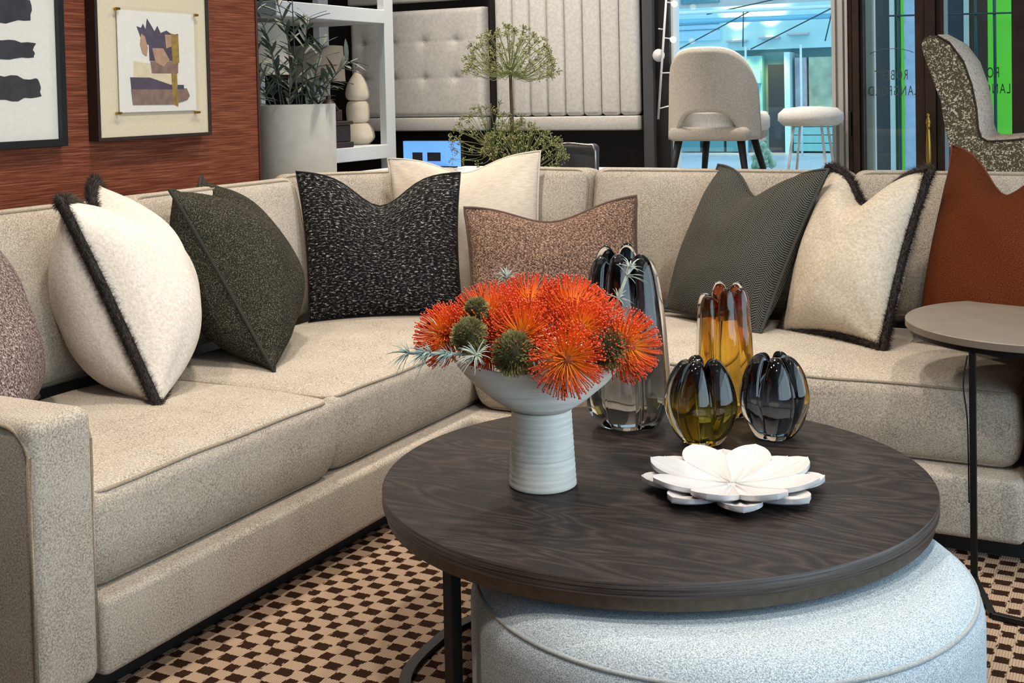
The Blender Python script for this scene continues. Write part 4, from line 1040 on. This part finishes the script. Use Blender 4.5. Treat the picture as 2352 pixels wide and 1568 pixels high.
for k in range(5):
    t = 2 * PI * k / 5; b = bmesh.new(); tube(b, [(0, .22, .09), (.26 * math.cos(t), .22 + .26 * math.sin(t), .06)], .018, 6); obj('base_spoke', b, M['blackmetal'], oc_)
    b = bmesh.new(); bmesh.ops.create_icosphere(b, subdivisions=2, radius=.03, matrix=Matrix.Translation((.26 * math.cos(t), .22 + .26 * math.sin(t), .03))); obj('caster', b, M['black'], oc_)

M['umb'] = attr_mat('umbel_green', .7)
def umbel(label, base, tip, dirn, L, n, seed, latmax=1.5, latmin=0.0, rad=.0022):
    rnd = random.Random(seed); root = thing('dill_umbel', label, 'flower', base, 0, 'giant dill heads behind the sofa')
    base = Vector(base); tip = Vector(tip) - base; D = Vector(dirn).normalized(); q = D.to_track_quat('Z', 'Y')
    b = bmesh.new(); tube(b, spline([(0, 0, 0), tuple(tip * .5 + Vector((.012, 0, 0))), tuple(tip)], 8), .009, 8, radii=[.011 - .004 * k / 17 for k in range(17)]); obj('stalk', b, plain('umbel_stalk_%d' % seed, srgb(98, 76, 52), .7, vary=.3, scale=20), root)
    vs, fs, cs = [], [], []
    def strip(pts, w, c0, c1):
        for k, p in enumerate(pts):
            t_ = (pts[min(k + 1, len(pts) - 1)] - pts[max(k - 1, 0)]).normalized(); e1 = t_.orthogonal().normalized(); e2 = t_.cross(e1)
            for j in range(3): vs.append(tuple(p + (e1 * math.cos(j * 2.0944) + e2 * math.sin(j * 2.0944)) * w)); cs.append((*Vector(c0).lerp(Vector(c1), k / (len(pts) - 1)), 1))
        k0 = len(vs) - 3 * len(pts)
        for k in range(len(pts) - 1):
            for j in range(3): A = k0 + k * 3 + j; B = k0 + k * 3 + (j + 1) % 3; fs.append((A, B, B + 3, A + 3))
    for i in range(n):
        lat = latmin + (latmax - latmin) * math.sqrt((i + .5) / n); lon = i * 2.39996
        o = Vector((math.sin(lat) * math.cos(lon), math.sin(lat) * math.sin(lon), math.cos(lat)))
        ln = L * rnd.uniform(.88, 1.06); sd_ = Vector((o.x, o.y, 0))
        P = [tip + q @ (o * ln * t + Vector((0, 0, 1)) * ln * .16 * math.sin(PI * t) * (-1 if lat > .9 else .3)) for t in (0, .25, .5, .75, 1)]
        strip(P, .0014, (.20, .25, .08), (.24, .26, .09))
        e = P[-1]
        for k in range(13):
            d = (Vector((rnd.gauss(0, 1), rnd.gauss(0, 1), rnd.gauss(0, 1))).normalized() + (q @ o) * .9).normalized(); ee = e + d * L * rnd.uniform(.07, .13)
            strip([e, ee], .0008, (.16, .18, .06), (.2, .2, .08))
            r = L * .018; k1 = len(vs); g = rnd.uniform(.6, 1.3)
            for dv in ((r, 0, 0), (-r, 0, 0), (0, r, 0), (0, -r, 0), (0, 0, r), (0, 0, -r)): vs.append(tuple(ee + Vector(dv))); cs.append((.33 * g, .34 * g, .13 * g, 1))
            for f in ((0, 2, 4), (2, 1, 4), (1, 3, 4), (3, 0, 4), (2, 0, 5), (1, 2, 5), (3, 1, 5), (0, 3, 5)): fs.append([k1 + x for x in f])
    o = raw('umbel_rays', vs, fs, M['umb'], root, cols=cs); o['kind'] = 'stuff'; return root
VB = (-.53, 1.30)
umbel('tall giant dill head rising above the sofa before the headboards', (VB[0], VB[1], .50), (-.512, 1.30, 1.352), (.10, 0, 1), .195, 120, 51, 1.62)
umbel('low giant dill head opening toward the camera behind the cream cushion', (VB[0] - .03, VB[1], .50), (-.60, 1.28, 1.02), (-.12, -.55, .85), .185, 46, 52, 1.35)
umbel('low giant dill head leaning right behind the cream cushion', (VB[0] + .03, VB[1] - .02, .50), (-.46, 1.28, .93), (.28, -.15, .95), .20, 70, 53, 1.25)
fv = thing('floor_vase', 'tall dark floor vase behind the sofa holding the giant dill heads', 'vase', (VB[0], VB[1], 0))
b = bmesh.new(); lathe(b, [(.06, 0), (.085, .1), (.095, .35), (.075, .6), (.06, .72), (.068, .74), (.060, .74), (.052, .72), (.067, .6), (.085, .35), (.075, .1), (.01, .02)], 40); obj('vase_body', b, M['frameblack'], fv)

# wall lamp with bulbs on short arms, at the window edge
wl = thing('wall_light', 'slim white wall light with glowing bulbs beside the window', 'lamp', (-.40, 2.90, 1.1))
b = bmesh.new(); tube(b, [(-.032, 0, 0), (.045, 0, .86)], .0065, 8); obj('light_rod', b, M['white'], wl)
bulbm = emit('bulb_glow', (1, .86, .62, 1), 5)
for (x0, z0, x1, z1) in ((.032, .644, .070, .632), (.010, .449, .060, .437), (-.011, .255, .056, .25), (-.028, .058, .050, .068)):
    b = bmesh.new(); tube(b, [(x0, 0, z0), (x1 - .012, 0, z1 + .006)], .004, 6); tube(b, [(x1 - .014, 0, z1 + .006), (x1 - .006, 0, z1 + .003)], .009, 8); obj('light_arm', b, M['white'], wl)
    b = bmesh.new(); bmesh.ops.create_uvsphere(b, u_segments=16, v_segments=10, radius=.017, matrix=Matrix.Translation((x1 + .004, 0, z1))); obj('bulb', b, bulbm, wl)
b = bmesh.new(); lathe(b, [(.002, 0), (.030, .002), (.036, .012), (.030, .024), (.002, .03)], 24, Matrix.Translation((-.030, .03, .354)) @ Matrix.Rotation(PI / 2, 4, 'X')); obj('wall_plate', b, M['white'], wl)
for x in (-.025, .03): 
    b = bmesh.new(); tube(b, [(-.02, .0, .354 if x < 0 else .50), (-.02, .075, .354 if x < 0 else .50)], .004, 6); obj('wall_fixing', b, M['white'], wl)

# ------------------------------------------------------------------ window chair, stool, price tag
M['chairfab'] = cloth('warm_grey_chair_cloth', srgb(172, 164, 154), srgb(198, 190, 180), 160, bump=.2)
M['whitefab'] = cloth('white_boucle', srgb(214, 212, 208), srgb(236, 234, 230), 140, bump=.4)
ch = thing('dining_chair', 'rounded grey upholstered chair with black legs in the window', 'chair', (.012, 2.60, .66))
# curved back: wraps round the seat, open notch at its foot
b = bmesh.new(); NU, NV = 36, 16; G = {}
def chair_back(u, v, side):
    ang = -PI / 2 + u * 1.25            # back faces the camera (-b)
    topz = .80 - .20 * abs(u) ** 3.2; notch = .345 + .14 * max(0, 1 - (u / .60) ** 4)
    z = notch + (topz - notch) * v
    r = .235 + .012 * (1 - v) - (.03 if side < 0 else 0); flare = .03 * v
    x = (r + .015) * math.cos(ang) * 1.0; y = (r + flare) * math.sin(ang) * .95
    return Vector((x, y, z))
for side in (1, -1):
    for i in range(NU + 1):
        for j in range(NV + 1): G[side, i, j] = b.verts.new(chair_back(i / NU * 2 - 1, j / NV, side))
for side in (1, -1):
    for i in range(NU):
        for j in range(NV): b.faces.new((G[side, i, j], G[side, i + 1, j], G[side, i + 1, j + 1], G[side, i, j + 1]))
for i in range(NU):
    for j in (0, NV): b.faces.new((G[1, i, j], G[1, i + 1, j], G[-1, i + 1, j], G[-1, i, j]))
for j in range(NV):
    for i in (0, NU): b.faces.new((G[1, i, j], G[1, i, j + 1], G[-1, i, j + 1], G[-1, i, j]))
obj('backrest', b, M['chairfab'], ch)
b = bmesh.new(); P = [chair_back(i / 40 * 2 - 1, 1, 1) * .5 + chair_back(i / 40 * 2 - 1, 1, -1) * .5 for i in range(41)]; tube(b, P, .013, 8); obj('top_roll', b, M['whitefab'], ch)
b = rbox((.46, .46, .10), .045, 5, 8, lambda p: (lambda k: Vector((p.x * k, p.y * k, p.z + .012 * (1 - (p.x / .25) ** 2))))(min(1, (.212 if p.y < -.03 else .243) / max(.01, math.hypot(p.x, p.y)))))
bmesh.ops.transform(b, matrix=Matrix.Translation((.01, .03, .425)), verts=b.verts); obj('seat', b, M['whitefab'], ch)
b = rbox((.42, .40, .07), .03, 4, 6); bmesh.ops.transform(b, matrix=Matrix.Translation((0, .0, .375)), verts=b.verts); obj('seat_base', b, M['chairfab'], ch)
for (x, y, dx, dy) in ((-.16, -.15, -.06, -.05), (.16, -.15, .06, -.05), (-.12, .17, -.05, .05), (.13, .17, .09, .05)):
    b = bmesh.new(); tube(b, [(x, y, .36), (x + dx, y + dy, 0)], .02, 12, radii=[.021, .011]); obj('leg', b, M['black'], ch)
so = thing('reflection', 'window chair reflected in the glass, as a white round seat on thin legs', 'reflection', (.425, 2.85, .66))  # solid seat stands in for the window chair reflected in the glass
b = bmesh.new(); lathe(b, [(.02, .40), (.14, .402), (.168, .43), (.166, .465), (.135, .492), (.05, .50), (.005, .501)], 40, Matrix.Diagonal((1.0, .9, 1, 1))); obj('seat', b, M['whitefab'], so)
for k in range(4):
    t = PI / 4 + k * PI / 2; b = bmesh.new(); tube(b, [(.10 * math.cos(t), .09 * math.sin(t), .41), (.165 * math.cos(t), .15 * math.sin(t), 0)], .007, 8); obj('leg', b, M['white'], so)
b = nb(-.018, .018, -.0015, .0015, -.1, 0); tube(b, [(0, 0, -.005), (.03, .02, .05)], .0012, 5); tg = obj('price_tag', b, M['white'], smooth=False); tag(place(tg, .155, 2.90, 1.082), 'blank white price tag hanging between the window chair and white stool', 'tag')
# mossy cherub-like garden ornament is only a pale green blur: a small potted topiary outside
tp = thing('potted_topiary', 'small pale green potted topiary out in the street below the chair', 'plant', (-1.02, 7.0, -.02))
b = bmesh.new(); lathe(b, [(.07, 0), (.10, .2), (.11, .22), (.01, .22)], 20); obj('pot', b, M['facgrey'], tp)
rnd = random.Random(9)
b = bmesh.new()
for k in range(60):
    t = rnd.random(); bmesh.ops.create_icosphere(b, subdivisions=1, radius=rnd.uniform(.025, .05), matrix=Matrix.Translation((rnd.uniform(-.07, .07), rnd.uniform(-.07, .07), .25 + t * .62)))
o = obj('foliage', b, plain('pale_green_leaf', srgb(150, 186, 160), .8, vary=.4, scale=18), tp); o['kind'] = 'stuff'

# patterned slipper chair on the plinth
def floral(name, bgc, fgc, lo, hi, scale):
    g = NG(name); f = g.noise(g.coord(), scale, 2, .6, 1.2); g2 = g.ramp(f, [(lo, bgc), (hi, fgc)]); return g.set(g2, .9)
M['floral'] = floral('olive_leaf_print', srgb(78, 68, 50), srgb(206, 192, 164), .545, .60, 105)
M['floralpale'] = floral('pale_leaf_print', srgb(206, 188, 170), srgb(120, 100, 80), .52, .60, 130)
sc_ = thing('slipper_chair', 'high backed chair in olive leaf print behind the rust cushion', 'chair', (1.42, 1.44, .66))
def P2(pts): return [(x - 1.42, z - .66) for x, z in pts]
prof_ = P2([(1.345, .70), (1.335, 1.02), (1.319, 1.091), (1.302, 1.202), (1.258, 1.33), (1.240, 1.385), (1.238, 1.408), (1.248, 1.428), (1.268, 1.438), (1.292, 1.436), (1.334, 1.411), (1.381, 1.342), (1.410, 1.255), (1.425, 1.169), (1.430, 1.10), (1.440, 1.066), (1.462, 1.053), (1.52, 1.055), (1.62, 1.065), (1.95, 1.07), (1.99, 1.05), (1.99, .70)])
for name, y0, y1 in (('side_panel', -.24, -.232), ('side_panel', .232, .24)):
    b = bmesh.new(); poly_prism(b, prof_, 'y', y0, y1); obj(name, b, M['floral'], sc_, smooth=False)
b = bmesh.new(); poly_prism(b, prof_, 'y', -.232, .232); bd = obj('upholstery', b, M['floral'], sc_, sharp=math.radians(30))
inner = prof_[9:21]
b = bmesh.new(); th_ = .006; n = len(inner); rows = []
for i, (x, z) in enumerate(inner):
    p0 = Vector(inner[max(i - 1, 0)]); p1 = Vector(inner[min(i + 1, n - 1)]); t = (p1 - p0).normalized(); nn = Vector((-t.y, t.x)) * th_
    rows.append([b.verts.new((x, -.238, z)), b.verts.new((x + nn.x, -.225, z + nn.y)), b.verts.new((x + nn.x * 2.4, 0, z + nn.y * 2.4)), b.verts.new((x + nn.x, .225, z + nn.y)), b.verts.new((x, .238, z))])
for A, B in zip(rows, rows[1:]):
    for k in range(4): b.faces.new((A[k], A[k + 1], B[k + 1], B[k]))
obj('inner_cover', b, M['floralpale'], sc_)
b = bmesh.new(); tube(b, [(x, -.241, z) for x, z in inner], .004, 6); obj('piping', b, plain('dark_piping', srgb(48, 38, 28), .8), sc_)
for (x, y) in ((-.06, -.2), (-.06, .2), (.52, -.2), (.52, .2)):
    b = bmesh.new(); tube(b, [(x, y, .05), (x, y, 0)], .016, 10); obj('leg', b, M['brown'], sc_)

# ------------------------------------------------------------------ ceiling downlights
M['lens'] = emit('downlight_lens', (1, .86, .68, 1), 18)
DL = [(-.35, -1.9, 'left arm of the sofa'), (-.35, -.5, 'left run of the sofa'), (-.3, .7, 'sofa corner'), (.9, -1.6, 'ottoman'), (.9, -.2, 'coffee table'), (2.0, -.6, 'taupe side table'), (2.0, -2.2, 'floor in front of the ottoman'), (-.9, 2.2, 'counter'), (.3, 2.3, 'display plinth'), (-1.6, 2.05, 'monitor'), (-2.0, 1.3, 'open shelving')]  # the one over the monitor is added to brighten the headboards
for i, (a, b_, over) in enumerate(DL):
    t = thing('downlight', 'round white recessed ceiling downlight above the ' + over, 'lamp', (a, b_, 2.8), 0, 'ceiling downlights')
    b = bmesh.new(); lathe(b, [(.075, -.001), (.075, -.012), (.058, -.012), (.058, -.001)], 32, caps=False); obj('trim_ring', b, M['white'], t)
    b = bmesh.new(); lathe(b, [(.002, -.004), (.057, -.004), (.057, -.002)], 24); obj('lens', b, M['lens'], t)
    ld = bpy.data.lights.new('downlight_beam', 'AREA'); ld.shape = 'DISK'; ld.size = .16; ld.energy = 13; ld.color = (1, .89, .76); ld.spread = math.radians(125)
    lo = bpy.data.objects.new('downlight_beam', ld); COL.objects.link(lo); lo.location = W(a, b_, 2.78)
